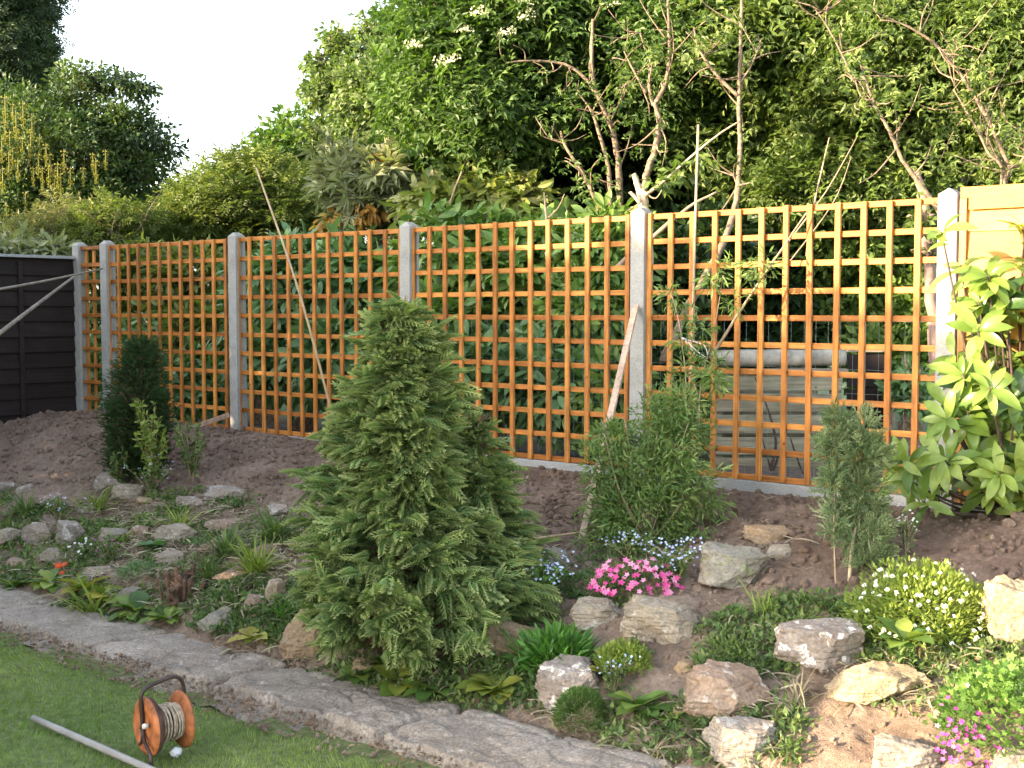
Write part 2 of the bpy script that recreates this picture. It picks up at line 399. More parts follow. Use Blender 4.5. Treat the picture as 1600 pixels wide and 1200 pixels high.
M['rmoss'] = rockm('mossy_grey_stone', (.16, .15, .12), (.33, .30, .25), (.20, .22, .10), .7)
def pathm():
    m, nt, b = mat('worn_concrete_paving'); co = coords(nt)
    n1 = noise(nt, 3.5, 6, co, .65); n2 = noise(nt, 90, 5, co, .7); n3 = noise(nt, 14, 7, co, .7)
    r = ramp(nt, [(.25, (.18, .145, .115)), (.55, (.31, .26, .212)), (.8, (.43, .37, .31))], n1.outputs[0])
    r2 = ramp(nt, [(.32, (.45,)*3), (.62, (1.25,)*3)], n2.outputs[0]); col = mixc(nt, r.outputs[0], r2.outputs[0], .95, 'MULTIPLY')
    r3 = ramp(nt, [(.60, (0, 0, 0)), (.66, (.8,)*3)], n3.outputs[0]); col = mixc(nt, col, (.46, .43, .39), r3.outputs[0])
    vo = nt.nodes.new('ShaderNodeTexVoronoi'); vo.feature = 'DISTANCE_TO_EDGE'; vo.inputs['Scale'].default_value = 2.6; wp = noise(nt, 6, 4, co); wv = nt.nodes.new('ShaderNodeVectorMath'); wv.operation = 'MULTIPLY_ADD'; wv.inputs[1].default_value = (.22, .22, .22)
    nt.links.new(wp.outputs['Color'], wv.inputs[0]); nt.links.new(co, wv.inputs[2]); nt.links.new(wv.outputs[0], vo.inputs['Vector'])
    ck = ramp(nt, [(.008, (.30, .26, .22)), (.022, (1, 1, 1))], vo.outputs['Distance']); col = mixc(nt, col, ck.outputs[0], .30, 'MULTIPLY')
    r4 = ramp(nt, [(.28, (.6,)*3), (.40, (0, 0, 0))], n3.outputs[0]); col = mixc(nt, col, (.09, .075, .05), r4.outputs[0])
    nt.links.new(col, b.inputs['Base Color']); b.inputs['Roughness'].default_value = .9
    ad = nt.nodes.new('ShaderNodeMath'); nt.links.new(n2.outputs[0], ad.inputs[0]); nt.links.new(n3.outputs[0], ad.inputs[1])
    bump(nt, b, ad.outputs[0], .6, .010); return m
M['path'] = pathm()
M['lawn'] = plain('lawn_turf', (.13, .165, .05), .9, 0, .4, 25, .6)
M['far'] = plain('rough_grass_ground', (.045, .075, .022), .9, 0, .4, 3)
M['earth'] = plain('bare_earth', (.085, .06, .045), .95, 0, .4, 12, .6)
M['bark'] = plain('grey_brown_bark', (.21, .150, .10), .85, 0, .55, 30, 1.0)
M['barkpale'] = plain('pale_peeled_bark', (.50, .38, .25), .8, 0, .35, 18, .5)
M['barkdark'] = plain('dark_bark', (.075, .05, .04), .9, 0, .4, 18, .5)
M['barkpurple'] = plain('purple_grey_bark', (.26, .17, .14), .85, 0, .3, 12, .4)
M['twig'] = plain('dry_twig', (.34, .25, .16), .8, 0, .3, 20)
# foliage
M['elder'] = leafm('elder_leaf', [(.042, .078, .020), (.070, .125, .028), (.12, .18, .045)])
M['elder2'] = leafm('elder_leaf_warm', [(.055, .085, .020), (.095, .145, .032), (.16, .20, .055)])
M['deep'] = leafm('deep_evergreen_leaf', [(.012, .026, .010), (.022, .045, .014), (.045, .075, .022)], .45, .2)
M['maple'] = leafm('pale_maple_leaf', [(.055, .085, .035), (.10, .145, .050), (.19, .23, .085)])
M['acer'] = leafm('feathery_yellow_green_leaf', [(.065, .095, .022), (.13, .17, .038), (.23, .25, .07)])
M['labur'] = leafm('laburnum_leaf', [(.014, .030, .010), (.034, .060, .016), (.080, .110, .028)], .5, .25)  # shade over this tree is put into the dark leaf tones
M['labf'] = leafm('laburnum_blossom', [(.17, .17, .03), (.30, .28, .04)], .6, .3)
M['cedar'] = leafm('dark_conifer_needle', [(.014, .030, .012), (.028, .050, .018), (.055, .080, .026)], .6, .15)
M['haze'] = leafm('distant_haze_leaf', [(.075, .11, .065), (.12, .16, .085)], .7, .2)  # distance haze mixed into the leaf colour
M['olive'] = leafm('olive_feathery_leaf', [(.13, .14, .055), (.22, .22, .085), (.30, .28, .12)], .6, .3)
M['laurel'] = leafm('laurel_leaf', [(.040, .078, .020), (.080, .135, .030), (.17, .23, .055)], .35, .25, None, .5)
M['laurelnew'] = leafm('laurel_new_leaf', [(.16, .22, .045), (.30, .34, .10), (.50, .46, .22)], .4, .35, None, .5)
M['rhod'] = leafm('rhododendron_leaf', [(.028, .060, .026), (.055, .105, .040), (.12, .18, .07)], .35, .2, None, .5)
M['fatsia'] = leafm('fatsia_leaf', [(.13, .15, .075), (.22, .24, .13), (.32, .32, .18)], .5, .25)
M['dead'] = leafm('dead_orange_leaf', [(.28, .12, .02), (.45, .24, .05), (.60, .42, .14)], .6, .4)
M['hedge'] = leafm('sunlit_hedge_leaf', [(.05, .09, .022), (.10, .16, .035), (.20, .26, .07)])
M['cyp'] = leafm('cypress_spray', [(.042, .074, .028), (.070, .110, .036), (.125, .160, .055)], .6, .25, (.36, .40, .16))
M['cyp2'] = leafm('dwarf_cypress_spray', [(.016, .038, .014), (.028, .062, .020), (.050, .095, .026)], .6, .2, (.06, .11, .03))
M['junip'] = leafm('blue_green_juniper', [(.055, .085, .035), (.10, .14, .065), (.20, .23, .13)], .6, .25)
M['jas'] = leafm('narrow_bush_leaf', [(.038, .072, .020), (.075, .120, .032), (.15, .19, .06)], .5, .3)
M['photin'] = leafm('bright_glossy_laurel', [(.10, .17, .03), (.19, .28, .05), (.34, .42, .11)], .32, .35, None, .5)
M['photdk'] = leafm('glossy_laurel_shade_tone', [(.035, .08, .02), (.08, .15, .03)], .3, .25, None, .5)  # darker copy of the laurel leaf, shade painted into its colour
M['prim'] = leafm('primrose_leaf', [(.050, .105, .025), (.11, .18, .035), (.22, .27, .05)], .5, .3)
M['primy'] = leafm('yellowing_leaf', [(.10, .16, .03), (.26, .28, .05), (.38, .33, .06)], .5, .3)
M['mat'] = leafm('bright_green_strap', [(.045, .12, .022), (.075, .18, .03), (.12, .23, .05)], .45, .3)
M['moss'] = leafm('moss_cushion', [(.035, .075, .014), (.06, .115, .02), (.10, .16, .03)], .7, .2)
M['weed'] = leafm('weed_leaf', [(.045, .085, .025), (.085, .135, .04), (.17, .21, .07)], .6, .3)
M['weedl'] = leafm('light_weed_leaf', [(.10, .15, .03), (.18, .24, .045), (.28, .33, .08)], .6, .35)
M['grass'] = leafm('mown_grass', [(.048, .080, .018), (.080, .115, .026), (.145, .165, .055)], .6, .35)
M['straw'] = leafm('dry_straw', [(.20, .16, .10), (.34, .29, .19), (.48, .43, .30)], .7, .2)
M['dleaf'] = leafm('dead_leaf', [(.10, .055, .035), (.20, .12, .075), (.30, .20, .12)], .7, .15)
M['blue'] = leafm('pale_blue_petal', [(.42, .52, .85), (.62, .70, .95)], .6, .2)
M['white'] = leafm('white_petal', [(.75, .75, .72), (.88, .88, .86)], .6, .2)
M['cream'] = leafm('cream_blossom', [(.70, .66, .45), (.85, .82, .62)], .6, .2)
M['pink'] = leafm('bright_pink_petal', [(.72, .08, .33), (.88, .20, .50), (.90, .38, .62)], .6, .25)
M['purple'] = leafm('magenta_petal', [(.60, .05, .45), (.78, .15, .62)], .6, .25)
M['red'] = leafm('orange_red_petal', [(.55, .04, .01), (.80, .12, .02)], .5, .2)
M['geran'] = leafm('geranium_leaf', [(.055, .12, .03), (.11, .20, .05), (.20, .29, .08)], .5, .35)

# ================================================================== SETTING
def grid(name, xs, ys, zf):
    X, Y = np.meshgrid(xs, ys); Z = zf(X, Y); nx, ny = len(xs), len(ys)
    V = np.stack([X.ravel(), Y.ravel(), Z.ravel()], 1)
    i = (np.arange(ny-1)[:, None]*nx+np.arange(nx-1)[None, :]).ravel()
    return mesh_np(name, V, np.stack([i, i+1, i+nx+1, i+nx], 1), smooth=True)
def soil_z(X, Y):
    z = H(X, Y); f = np.clip((.06-Y)/.1, 0, 1)*np.clip((-Y-.02)/.15, .2, 1)
    r = fbm(X*16, Y*16, 3.1, 4); rd = np.abs(fbm(X*32+9, Y*32, 1.2, 2))
    amp = .017+.009*np.clip(vn(X*1.1, Y*1.1, 9), -1, 1)
    return z + f*(amp*r + .010*rd*(.4+.6*(vn(X*2, Y*2, 4) > 0)) - .006)
o = link('flower_bed', grid('flower_bed', np.arange(-8.6, 3.2, .016), np.arange(-2.80, .14, .016), soil_z), M['soil']); tag(o, kind='structure')
o = link('ground', boxes('ground', [(-120, 120, -60, 200, -1.0, -.80)]), M['far']); tag(o, kind='structure')
o = link('lawn', grid('lawn', np.linspace(-20, 20, 160), np.linspace(-16, -2.76, 60), lambda X, Y: -.715+.012*vn(X*1.5, Y*1.5)), M['lawn']); tag(o, kind='structure')
o = link('neighbouring_ground', grid('neighbouring_ground', np.linspace(-30, 20, 300), np.concatenate([np.linspace(.10, 6, 90), np.linspace(6.2, 40, 40)]), lambda X, Y: -.10+.02*vn(X*2, Y*2)+.008*vn(X*9, Y*9)-.2*np.clip((Y-4)/10, 0, 1)), None); tag(o, kind='structure')
m, nt, b = mat('earth_to_grass'); g = nt.nodes.new('ShaderNodeSeparateXYZ'); nt.links.new(coords(nt), g.inputs[0])
mr = nt.nodes.new('ShaderNodeMapRange'); mr.inputs[1].default_value = 1.2; mr.inputs[2].default_value = 2.2; nt.links.new(g.outputs[1], mr.inputs[0])
n1 = noise(nt, 20, 5, coords(nt)); r1 = ramp(nt, [(.3, (.05, .035, .028)), (.7, (.14, .10, .08))], n1.outputs[0]); r2 = ramp(nt, [(.3, (.05, .09, .02)), (.7, (.10, .15, .04))], n1.outputs[0])
nt.links.new(mixc(nt, r1.outputs[0], r2.outputs[0], mr.outputs[0]), b.inputs['Base Color']); b.inputs['Roughness'].default_value = .95; bump(nt, b, n1.outputs[0], .6, .03)
o.data.materials.append(m)
# paving strip between the lawn and the bed, with ragged edges, joints and a crack
JO = [-7.6, -6.45, -5.2, -4.05, -2.95, -2.02, -.98, .05, 1.2, 2.4]
def path_z(X, Y):
    e0 = -3.01+.018*fbm(X*3.1, 2.2, 0, 4)+.016*vn(X*13, 4.4)+.014*vn(X*31, 4.4); e1 = -2.62+.02*fbm(X*2.7, 8.2, 0, 3)
    z = -.645+.0045*fbm(X*9, Y*12, 2, 4)+.006*vn(X*1.1, Y*1.5)+.012*(vn(np.floor((X+.25*Y)*1.03)*3.7, 1.0))-.006*(fbm(X*3, Y*10, 6, 3) > .3)-.005*(fbm(X*5, Y*9, 16, 3) > .45)+.0012*vn(X*37, Y*37)
    z = z-.018*np.clip(.5+2*vn(X*4, Y*5, 8), 0, 1)*np.clip((-2.86-Y)/.12, 0, 1)
    for j in JO:
        xj = j+.03*vn(Y*9, j*3.1)+.25*(Y+2.8); z = z-.055*np.exp(-((X-xj)/.021)**2)
    cr = np.abs(vn(X*1.6+3, Y*3.5+1)+.25*vn(X*7, Y*9, 3)+.1*vn(X*20, Y*22, 3)); z = z-.014*np.exp(-(cr/.02)**2)*(vn(X*.6, 1.1) > -.1)
    dr = np.clip((e0-Y)/.022, 0, 1)*(.75+.25*vn(X*9, 3))+np.clip((Y-e1)/.06, 0, 1)
    return z-dr*.085
o = link('path', grid('path', np.arange(-9.0, 2.2, .010), np.arange(-3.14, -2.52, .009), path_z), M['path']); tag(o, kind='structure')

# ================================================================== TRELLIS FENCE
A_ = .150; BW = .032; FH = 10*A_+BW
posts_px = [117.4, 161.1, 362.2, 631.1, 995.3, 1481.5]
PS = [s_of(p, -.05, 1.5) for p in posts_px]
post_lab = ['grey concrete post at the far left corner where dark boards meet trellis', 'grey concrete post between the narrow trellis strip and the first wide trellis',
 'grey concrete post just right of the small dark rounded cypress, between wide trellises', 'grey concrete post partly hidden behind the tip of the tall cypress',
 'concrete post with the thin plank leaning on it, pruned pale stump behind', 'concrete post where the trellis meets the honey boarded fence']
def post_mesh():
    bm = bmesh.new(); h = .048
    # slotted section: a shallow groove in both side faces
    prof = [(-h, -h), (h, -h), (h, -.022), (h-.018, -.022), (h-.018, .024), (h, .024), (h, h), (-h, h), (-h, .024), (-h+.018, .024), (-h+.018, -.022), (-h, -.022)]
    rings = []
    for z in (-.5, 1.545): rings.append([bm.verts.new((x, y, z)) for x, y in prof])
    n = len(prof)
    for i in range(n): bm.faces.new((rings[0][i], rings[0][(i+1) % n], rings[1][(i+1) % n], rings[1][i]))
    apex = [bm.verts.new((0, y, 1.575)) for y in (-h*.6, h*.6)]
    t = rings[1]
    bm.faces.new((t[0], t[1], apex[0]))
    bm.faces.new((t[1], t[2], t[3], t[4], t[5], t[6], apex[1], apex[0])); bm.faces.new((t[6], t[7], apex[1])); bm.faces.new((t[7], t[8], t[9], t[10], t[11], t[0], apex[0], apex[1]))
    bmesh.ops.recalc_face_normals(bm, faces=bm.faces[:])
    me = bpy.data.meshes.new('concrete_post'); bm.to_mesh(me); bm.free(); me.materials.append(M['post']); return me
pm = post_mesh()
for s, l in zip(PS, post_lab):
    o = bpy.data.objects.new('concrete_post', pm); C.objects.link(o); o.location = (s, -.002, 0); o.rotation_euler = (random.uniform(-.004, .004), random.uniform(-.005, .005), 0)
    tag(o, l, 'fence post', 'concrete posts of the trellis fence')
vb = bev_box('upright_batten', -BW/2, BW/2, -.009, .009, 0, FH, .0018); vb.materials.append(M['tv'])
hbs = {}
pan_lab = ['narrow orange trellis strip in the far left corner between two posts', 'orange square trellis panel behind the small dark rounded cypress', 'orange square trellis panel crossed by the leaning thin cane, left of the tall cypress',
 'orange square trellis panel right of the tall cypress, with big leafy shrubs behind', 'orange square trellis panel nearest the camera, with compost bin seen through it']
first = [None, 171.3, 373.3, 645.9, 1013.2]
for k in range(5):
    g = 'orange wooden trellis panels between the posts'
    if k == 0:
        x0 = PS[0]+.05; x1 = PS[1]-.05; vs = [x0+(x1-x0)*f for f in (.10, .42, .86)]; hx0, hx1 = x0-.012, x1+.012; fy = .011
    else:
        s0 = s_of(first[k], -.011, .8); vs = [s0+i*A_ for i in range(13)]; hx0, hx1 = s0-BW/2, s0+12*A_+BW/2; fy = -.011
    root = empty('trellis_panel', ((hx0+hx1)/2, 0, 0), pan_lab[k], 'trellis panel', g)
    for x in vs:
        o = bpy.data.objects.new('upright_batten', vb); C.objects.link(o); o.parent = root
        o.location = (x-(hx0+hx1)/2+random.uniform(-.002, .002), fy, random.uniform(-.004, .006)); o.rotation_euler = (random.uniform(-.003, .003), random.uniform(-.0045, .0045), random.uniform(-.03, .03))
    key = round(hx1-hx0, 3)
    if key not in hbs:
        hbs[key] = bev_box('cross_batten', -(hx1-hx0)/2, (hx1-hx0)/2, -.009, .009, -BW/2, BW/2, .0018); hbs[key].materials.append(M['th'])
    for j in range(11):
        o = bpy.data.objects.new('cross_batten', hbs[key]); C.objects.link(o); o.parent = root
        o.location = (0, -fy+.0005 if k else -.011, BW/2+j*A_+random.uniform(-.002, .002)); o.rotation_euler = (0, random.uniform(-.0015, .0015), 0)
gl = ['thin concrete board under the narrow corner trellis', 'low concrete board under trellis behind the small dark cypress, mostly buried', 'low concrete board under the trellis left of the tall cypress', 'low concrete board under the trellis right of the tall cypress', 'low concrete board under the nearest trellis panel', 'low concrete board under the honey boarded fence']
PE = PS+[PS[-1]+1.93]
for k in range(6):
    a, b_ = PE[k]+.05, PE[k+1]-.05
    o = link('gravel_board', bev_box('gravel_board', a-.01, b_+.01, -.024, .022, -.35, -.004 if k < 5 else -.012, .003), M['gboard'], origin=((a+b_)/2, 0, 0)); tag(o, gl[k], 'gravel board', 'concrete boards along the fence foot')
# right hand boarded panel
xa, xb = PS[5]+.052, PS[5]+1.88
root = empty('boarded_fence_panel', ((xa+xb)/2, 0, 0), 'new honey coloured overlapping board fence panel right of the last post', 'fence panel')
for i in range(11):
    z0 = -.01+i*.1365
    me = bpy.data.meshes.new('lap_board'); bm = bmesh.new()
    # tapered board leaning outwards at its lower edge, with a wavy edge
    nseg = 40; a = []; 
    for j in range(nseg+1):
        x = xa+.02+(xb-xa-.04)*j/nseg; wv = .006*vn(x*2.5, i*3.3)
        a.append([bm.verts.new((x, -.017, z0+wv)), bm.verts.new((x, -.004, z0+.155)), bm.verts.new((x, .002, z0+.155)), bm.verts.new((x, -.006, z0+wv))])
    for j in range(nseg):
        for q in range(4): bm.faces.new((a[j][q], a[j+1][q], a[j+1][(q+1) % 4], a[j][(q+1) % 4]))
    bmesh.ops.recalc_face_normals(bm, faces=bm.faces[:]); bm.to_mesh(me); bm.free(); link('lap_board', me, M['lap'], root)
link('top_rail', bev_box('top_rail', xa, xb, -.026, .022, 1.52, 1.575, .002), M['lap'], root)
link('top_facing', bev_box('top_facing', xa+.045, xb, -.034, -.0265, 1.46, 1.545, .002), M['lap'], root)
for x in (xa, (xa+xb)/2, xb-.045): link('frame_stile', bev_box('frame_stile', x, x+.035, -.033, -.0182, -.01, 1.519, .002), M['lapf'], root)

# ---- dark boarded fence on the left, at right angles
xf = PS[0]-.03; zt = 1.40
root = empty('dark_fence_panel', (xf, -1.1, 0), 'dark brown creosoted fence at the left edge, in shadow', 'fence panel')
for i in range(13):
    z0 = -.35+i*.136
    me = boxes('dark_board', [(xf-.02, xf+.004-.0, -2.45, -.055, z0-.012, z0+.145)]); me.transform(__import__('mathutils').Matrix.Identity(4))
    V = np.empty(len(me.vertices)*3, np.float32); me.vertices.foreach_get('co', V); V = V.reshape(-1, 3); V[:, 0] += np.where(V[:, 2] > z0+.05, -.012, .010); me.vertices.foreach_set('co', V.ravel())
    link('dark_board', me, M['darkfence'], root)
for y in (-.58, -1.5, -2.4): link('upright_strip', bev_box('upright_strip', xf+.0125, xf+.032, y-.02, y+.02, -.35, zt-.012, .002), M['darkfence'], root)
link('cap_strip', bev_box('cap_strip', xf-.035, xf+.04, -2.45, -.055, zt+.02, zt+.045, .003), plain('grey_cap', (.30, .31, .32), .7), root)

# ---- poles and canes
def stick(name, P, R, m, label, cat, sides=8, parent=None, **kw):
    P = [np.asarray(p, float) for p in P]
    o = link(name, tubes(name, [(P, R)], sides, **kw), m, parent, origin=None if parent else tuple(P[0])); 
    if label: tag(o, label, cat)
    return o
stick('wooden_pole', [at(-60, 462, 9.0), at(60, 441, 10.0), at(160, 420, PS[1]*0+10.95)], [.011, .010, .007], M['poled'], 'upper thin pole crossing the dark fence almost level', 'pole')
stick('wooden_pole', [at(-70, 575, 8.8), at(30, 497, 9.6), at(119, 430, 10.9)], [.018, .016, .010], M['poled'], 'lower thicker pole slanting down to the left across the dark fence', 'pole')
b0 = gr(534, 700); b0[2] -= .03
stick('bamboo_cane', [b0, at(470, 465, 9.0), at(400, 262, 9.15)], [.010, .009, .006], M['cane'], 'thin brown cane leaning left, its tip well above the trellis', 'cane')
b1 = np.array([s_of(1074, -.10, .05), -.10, -.15])
tp = at(1091, 195, 7.35)
stick('bamboo_cane', [b1, tp], [.0085, .007], M['cane'], 'tall straight pale cane standing upright against the nearest trellis', 'cane', wob=.1)
def cane_tie(p):
    L = [([p+np.array([-.02, -.012, .01]), p+np.array([0, -.02, 0]), p+np.array([.02, -.012, -.004]), p+np.array([.0, .015, 0]), p+np.array([-.02, -.012, .01])], [.003]*5)]
    q = at(1106, 560, float((p-CAM)@FW)-.03); r_ = at(1100, 540, float((p-CAM)@FW)-.04)
    L += [([p, (p+q)/2+np.array([0, 0, -.012]), q], [.0028]*3), ([p, r_, q], [.0028]*3), ([p+np.array([0, 0, -.008]), (p+q)/2+np.array([-.01, 0, -.03]), q], [.0022]*3)]
    return L
pt = at(1071, 530, float((b1-CAM)@FW)-.05)
o = link('string_tie', tubes('string_tie', cane_tie(pt), 5), M['string'], origin=tuple(pt)); tag(o, 'loop of white string tying the climber to the trellis', 'string')
# leaning plank
pb = gr(905, 852); ptop = np.array([PS[4]+.012, -.075, at(1002, 478, 7.6)[2]])
def slab_between(name, a, b_, w_, t_, side):
    d = nrm(b_-a); sd_ = nrm(side-(side@d)*d); n_ = np.cross(d, sd_); V = []
    for p in (a, b_):
        for s1, s2 in ((-1, -1), (1, -1), (1, 1), (-1, 1)): V.append(p+sd_*w_/2*s1+n_*t_/2*s2)
    me = mesh_np(name, np.array(V), np.array([(0, 1, 2, 3), (4, 7, 6, 5), (0, 4, 5, 1), (1, 5, 6, 2), (2, 6, 7, 3), (3, 7, 4, 0)]), smooth=False)
    return me
o = link('plank', slab_between('plank', pb-np.array([0, 0, .03]), ptop, .038, .014, np.array([1, 0, 0.])), M['plank'], origin=tuple(pb)); tag(o, 'thin rough plank leaning against the post right of the bush', 'plank')
a = gr(372, 860); b_ = gr(478, 858); a[2] += .03; b_[2] += .03
stick('bamboo_cane', [a, b_], [.0075, .0065], M['canepale'], 'short pale cane lying flat left of the tall cypress', 'cane')
a = gr(795, 853); b_ = gr(908, 838); a[2] += .02; b_[2] += .02
stick('bamboo_cane', [a, b_], [.008, .006], M['cane'], 'short cane lying on the soil right of the tall cypress', 'cane')
o = link('offcut', slab_between('offcut', at(312, 664, 9.9), at(358, 648, 10.0), .035, .02, np.array([0, 0, 1.])), M['plank'], origin=tuple(at(312, 664, 9.9))); tag(o, 'short wooden offcut leaning at the foot of the trellis post', 'offcut')

# ================================================================== ROCKS
ICO = {}
def ico(n):
    if n not in ICO:
        bm = bmesh.new(); bmesh.ops.create_icosphere(bm, subdivisions=n, radius=1)
        V = np.array([v.co[:] for v in bm.verts]); T = np.array([[v.index for v in f.verts] for f in bm.faces]); bm.free(); ICO[n] = (V, T)
    return ICO[n]
def rock(box, m, label, seed, dep=.8, flat=.0, sink=.18, sub=5, cuts=11, lean=0.0, keep=None):
    x0, y0, x1, y1 = box; rg = np.random.default_rng(seed)
    base = gr((x0+x1)/2, y1-(y1-y0)*.10); k = pxm(base)
    wd = (x1-x0)/k/2*1.04; ht = (y1-y0)/k/2; dp = wd*dep
    V, T = ico(sub); V = V.copy()
    D = rg.normal(0, 1, (cuts, 3)); D = nrm(D); 
    D = np.concatenate([D, [[0.15, -.2, 1], [-.2, -1, .25], [.5, -.85, .1], [-1, .1, .1], [1, .1, .2]]]); D = nrm(D)
    off = np.concatenate([rg.uniform(.55, .82, cuts), [.62, .66, .70, .80, .80]])
    for _ in range(2):
        for n_, d_ in zip(D, off):
            e = V@n_-d_; V = V-np.clip(e, 0, None)[:, None]*n_
    V = V/np.maximum(np.abs(V).max(0), .1)
    q = rg.uniform(0, 50)
    nn = fbm(V[:, 0]*2.2+q, V[:, 1]*2.2, V[:, 2]*2.2+q, 4); rg2 = -np.abs(vn(V[:, 0]*3+q, V[:, 1]*3, V[:, 2]*4))
    ly = np.abs(vn(V[:, 0]*1.2+q, V[:, 1]*1.2, V[:, 2]*6+q)); V = V*(1+.07*nn+.09*rg2-.05*np.clip(.25-ly, 0, 1)*4)[:, None]; V = V*(1+.022*fbm(V[:, 0]*11+q, V[:, 1]*11, V[:, 2]*11, 3))[:, None]
    V[:, 0] += lean*V[:, 2]
    W = V[:, [0]]*wd*RT + V[:, [1]]*dp*np.array([FW[0], FW[1], 0])/math.hypot(FW[0], FW[1]) + np.stack([0*V[:, 2], 0*V[:, 2], V[:, 2]*ht*(1+sink*.5)], 1)
    fwd = np.array([FW[0], FW[1], 0])/math.hypot(FW[0], FW[1])
    c = base+fwd*dp*.55; c[2] = at((x0+x1)/2, (y0+y1)/2, float((c-CAM)@FW))[2]-ht*sink*.3
    me = mesh_np('rock', W, T, smooth=sub < 6); o = link('rock', me, m); o.location = c
    o.rotation_euler = (0, 0, 0); tag(o, label, 'rock', 'rocks of the rockery'); return o
R_ = M
ROCKS = [
 ((144, 733, 190, 779), 'rgrey', 'upright pale grey rock at the foot of the small dark cypress', .9),
 ((172, 756, 226, 786), 'rbeige', 'low beige rock directly right of the upright pale grey one', .8),
 ((268, 775, 316, 797), 'rgrey', 'small flat pale rock left of the wide flat grey slab', .8),
 ((310, 756, 384, 786), 'rgrey', 'wide flat grey slab on bare soil, between the two cypresses', .9),
 ((412, 783, 452, 810), 'rgrey', 'grey block in loose soil at the left edge of the tall cypress', .9),
 ((319, 804, 377, 834), 'rpink', 'pinkish pale rock just above the flat lying cane', .8),
 ((307, 839, 371, 867), 'rpink', 'pinkish rock level with the left end of the flat lying cane', .8),
 ((238, 812, 310, 852), 'rbeige', 'flat gravelly pale stone in the middle of the left rockery', 1.0),
 ((148, 823, 197, 846), 'rmoss', 'thin tilted dark grey slab behind the white flowers', .9),
 ((84, 812, 133, 852), 'rgrey', 'rounded grey rock, third from the left edge in its row', .8),
 ((30, 817, 79, 857), 'rgrey', 'pale grey rock, second from the left edge in its row', .8),
 ((-22, 817, 33, 857), 'rbeige', 'beige grey rock cut by the left edge of the picture', .8),
 ((60, 852, 105, 879), 'rbeige', 'flat beige grey rock above the orange red flowers', .9),
 ((-16, 752, 22, 772), 'rgrey', 'small grey stone at the left edge beside the soil mound', .8),
 ((22, 757, 50, 773), 'rgrey', 'small stone just in from the left edge below the soil mound', .8),
 ((211, 774, 240, 792), 'rbrown', 'small brown stone below the low beige rock', .8),
 ((309, 948, 370, 988), 'rmoss', 'dark grey rock in leaf litter right of the dead stump', .9),
 ((180, 914, 218, 944), 'rmoss', 'dull grey rock half hidden behind the yellowing primroses', .8),
 ((413, 897, 446, 948), 'rbeige', 'narrow pale rock above the big brown block', .9),
 ((436, 950, 530, 1030), 'rbrown', 'big smooth brown block at the left foot of the tall cypress', .9),
 ((757, 966, 846, 1032), 'rbrown', 'brown sandstone at the right foot of the tall cypress', .9),
 ((794, 893, 824, 920), 'rbrown', 'small brown stone among the blue flowers', .9),
 ((838, 856, 890, 896), 'rmoss', 'dark grey half buried stone behind the blue flowers', .9),
 ((878, 930, 974, 986), 'rbeige', 'beige rock under the left end of the pink flowers', .8),
 ((972, 918, 1109, 1010), 'rbeige', 'large angular beige boulder under the pink flowers', .85),
 ((830, 1024, 950, 1110), 'rlichen', 'grey white boulder behind the round moss cushion', .85),
 ((1062, 1026, 1210, 1132), 'rpink', 'large wedge shaped reddish boulder in the centre foreground', .8),
 ((1094, 1110, 1232, 1194), 'rgrey', 'flat topped grey boulder below the wedge shaped reddish one', .8),
 ((1054, 1028, 1088, 1054), 'rbrown', 'small reddish stone left of the wedge shaped boulder', .8),
 ((1216, 957, 1374, 1055), 'rlichen', 'large boulder covered in white lichen spots', .8),
 ((1297, 1030, 1459, 1102), 'ryellow', 'long pale yellow rock in sunlight under the foxglove', .7),
 ((1370, 1142, 1480, 1216), 'rgrey', 'flat smooth grey slab at the bottom edge', .8),
 ((1546, 1156, 1640, 1216), 'rgrey', 'grey rock in the bottom right corner', .8),
 ((1546, 905, 1650, 1016), 'ryellow', 'tall sunlit pale rock cut by the right edge', .8),
 ((1095, 845, 1206, 928), 'rmoss', 'big rounded mossy grey boulder right of the pink flowers', .8),
 ((1163, 814, 1242, 852), 'rbrown', 'flat brown slab lying tilted on the soil above the mossy boulder', .9),
 ((1198, 849, 1243, 874), 'rbeige', 'small pale stone under the tilted brown slab', .8),
 ((1058, 778, 1112, 812), 'rbrown', 'brown slab half buried right of the leafy bush', .9),
 ((236, 724, 268, 744), 'rpink', 'small pinkish stone behind the blue flowers below the small dark cypress', .9),
 ((48, 772, 92, 792), 'rpink', 'flat pinkish stone in the grass tuft above the row of grey rocks', .9),
 ((118, 786, 160, 806), 'rgrey', 'flat grey stone directly below the upright pale grey rock', .9),
 ((196, 822, 236, 842), 'rpink', 'pinkish stone between the tilted grey slab and the flat gravelly stone', .9),
 ((228, 858, 290, 884), 'rbeige', 'wide low beige stone just above the dead stump', .9),
 ((330, 888, 398, 912), 'rpink', 'wide low pinkish stone right of the dead stump', .9),
 ((392, 846, 440, 872), 'rpink', 'pinkish stone under the middle of the flat lying cane', .9),
 ((128, 882, 178, 902), 'rbeige', 'low beige stone behind the right orange red daisy', .9),
 ((0, 868, 44, 890), 'rpink', 'low pinkish stone at the left edge above the dark rosette', .9),
 ((372, 930, 414, 958), 'rpink', 'pinkish stone between the dead stump and the brown block', .9),
 ((548, 1024, 602, 1050), 'rbrown', 'brown stone under the lowest sprays of the tall cypress', .9),
 ((1456, 1100, 1490, 1130), 'rgrey', 'small grey stone beside the magenta flowers', .8),
]
for i, (bx, mm, lb, dp) in enumerate(ROCKS):
    big = (bx[2]-bx[0]) > 90
    rock(bx, M[mm], lb, 100+i*7, dp, sub=6 if big else 5)

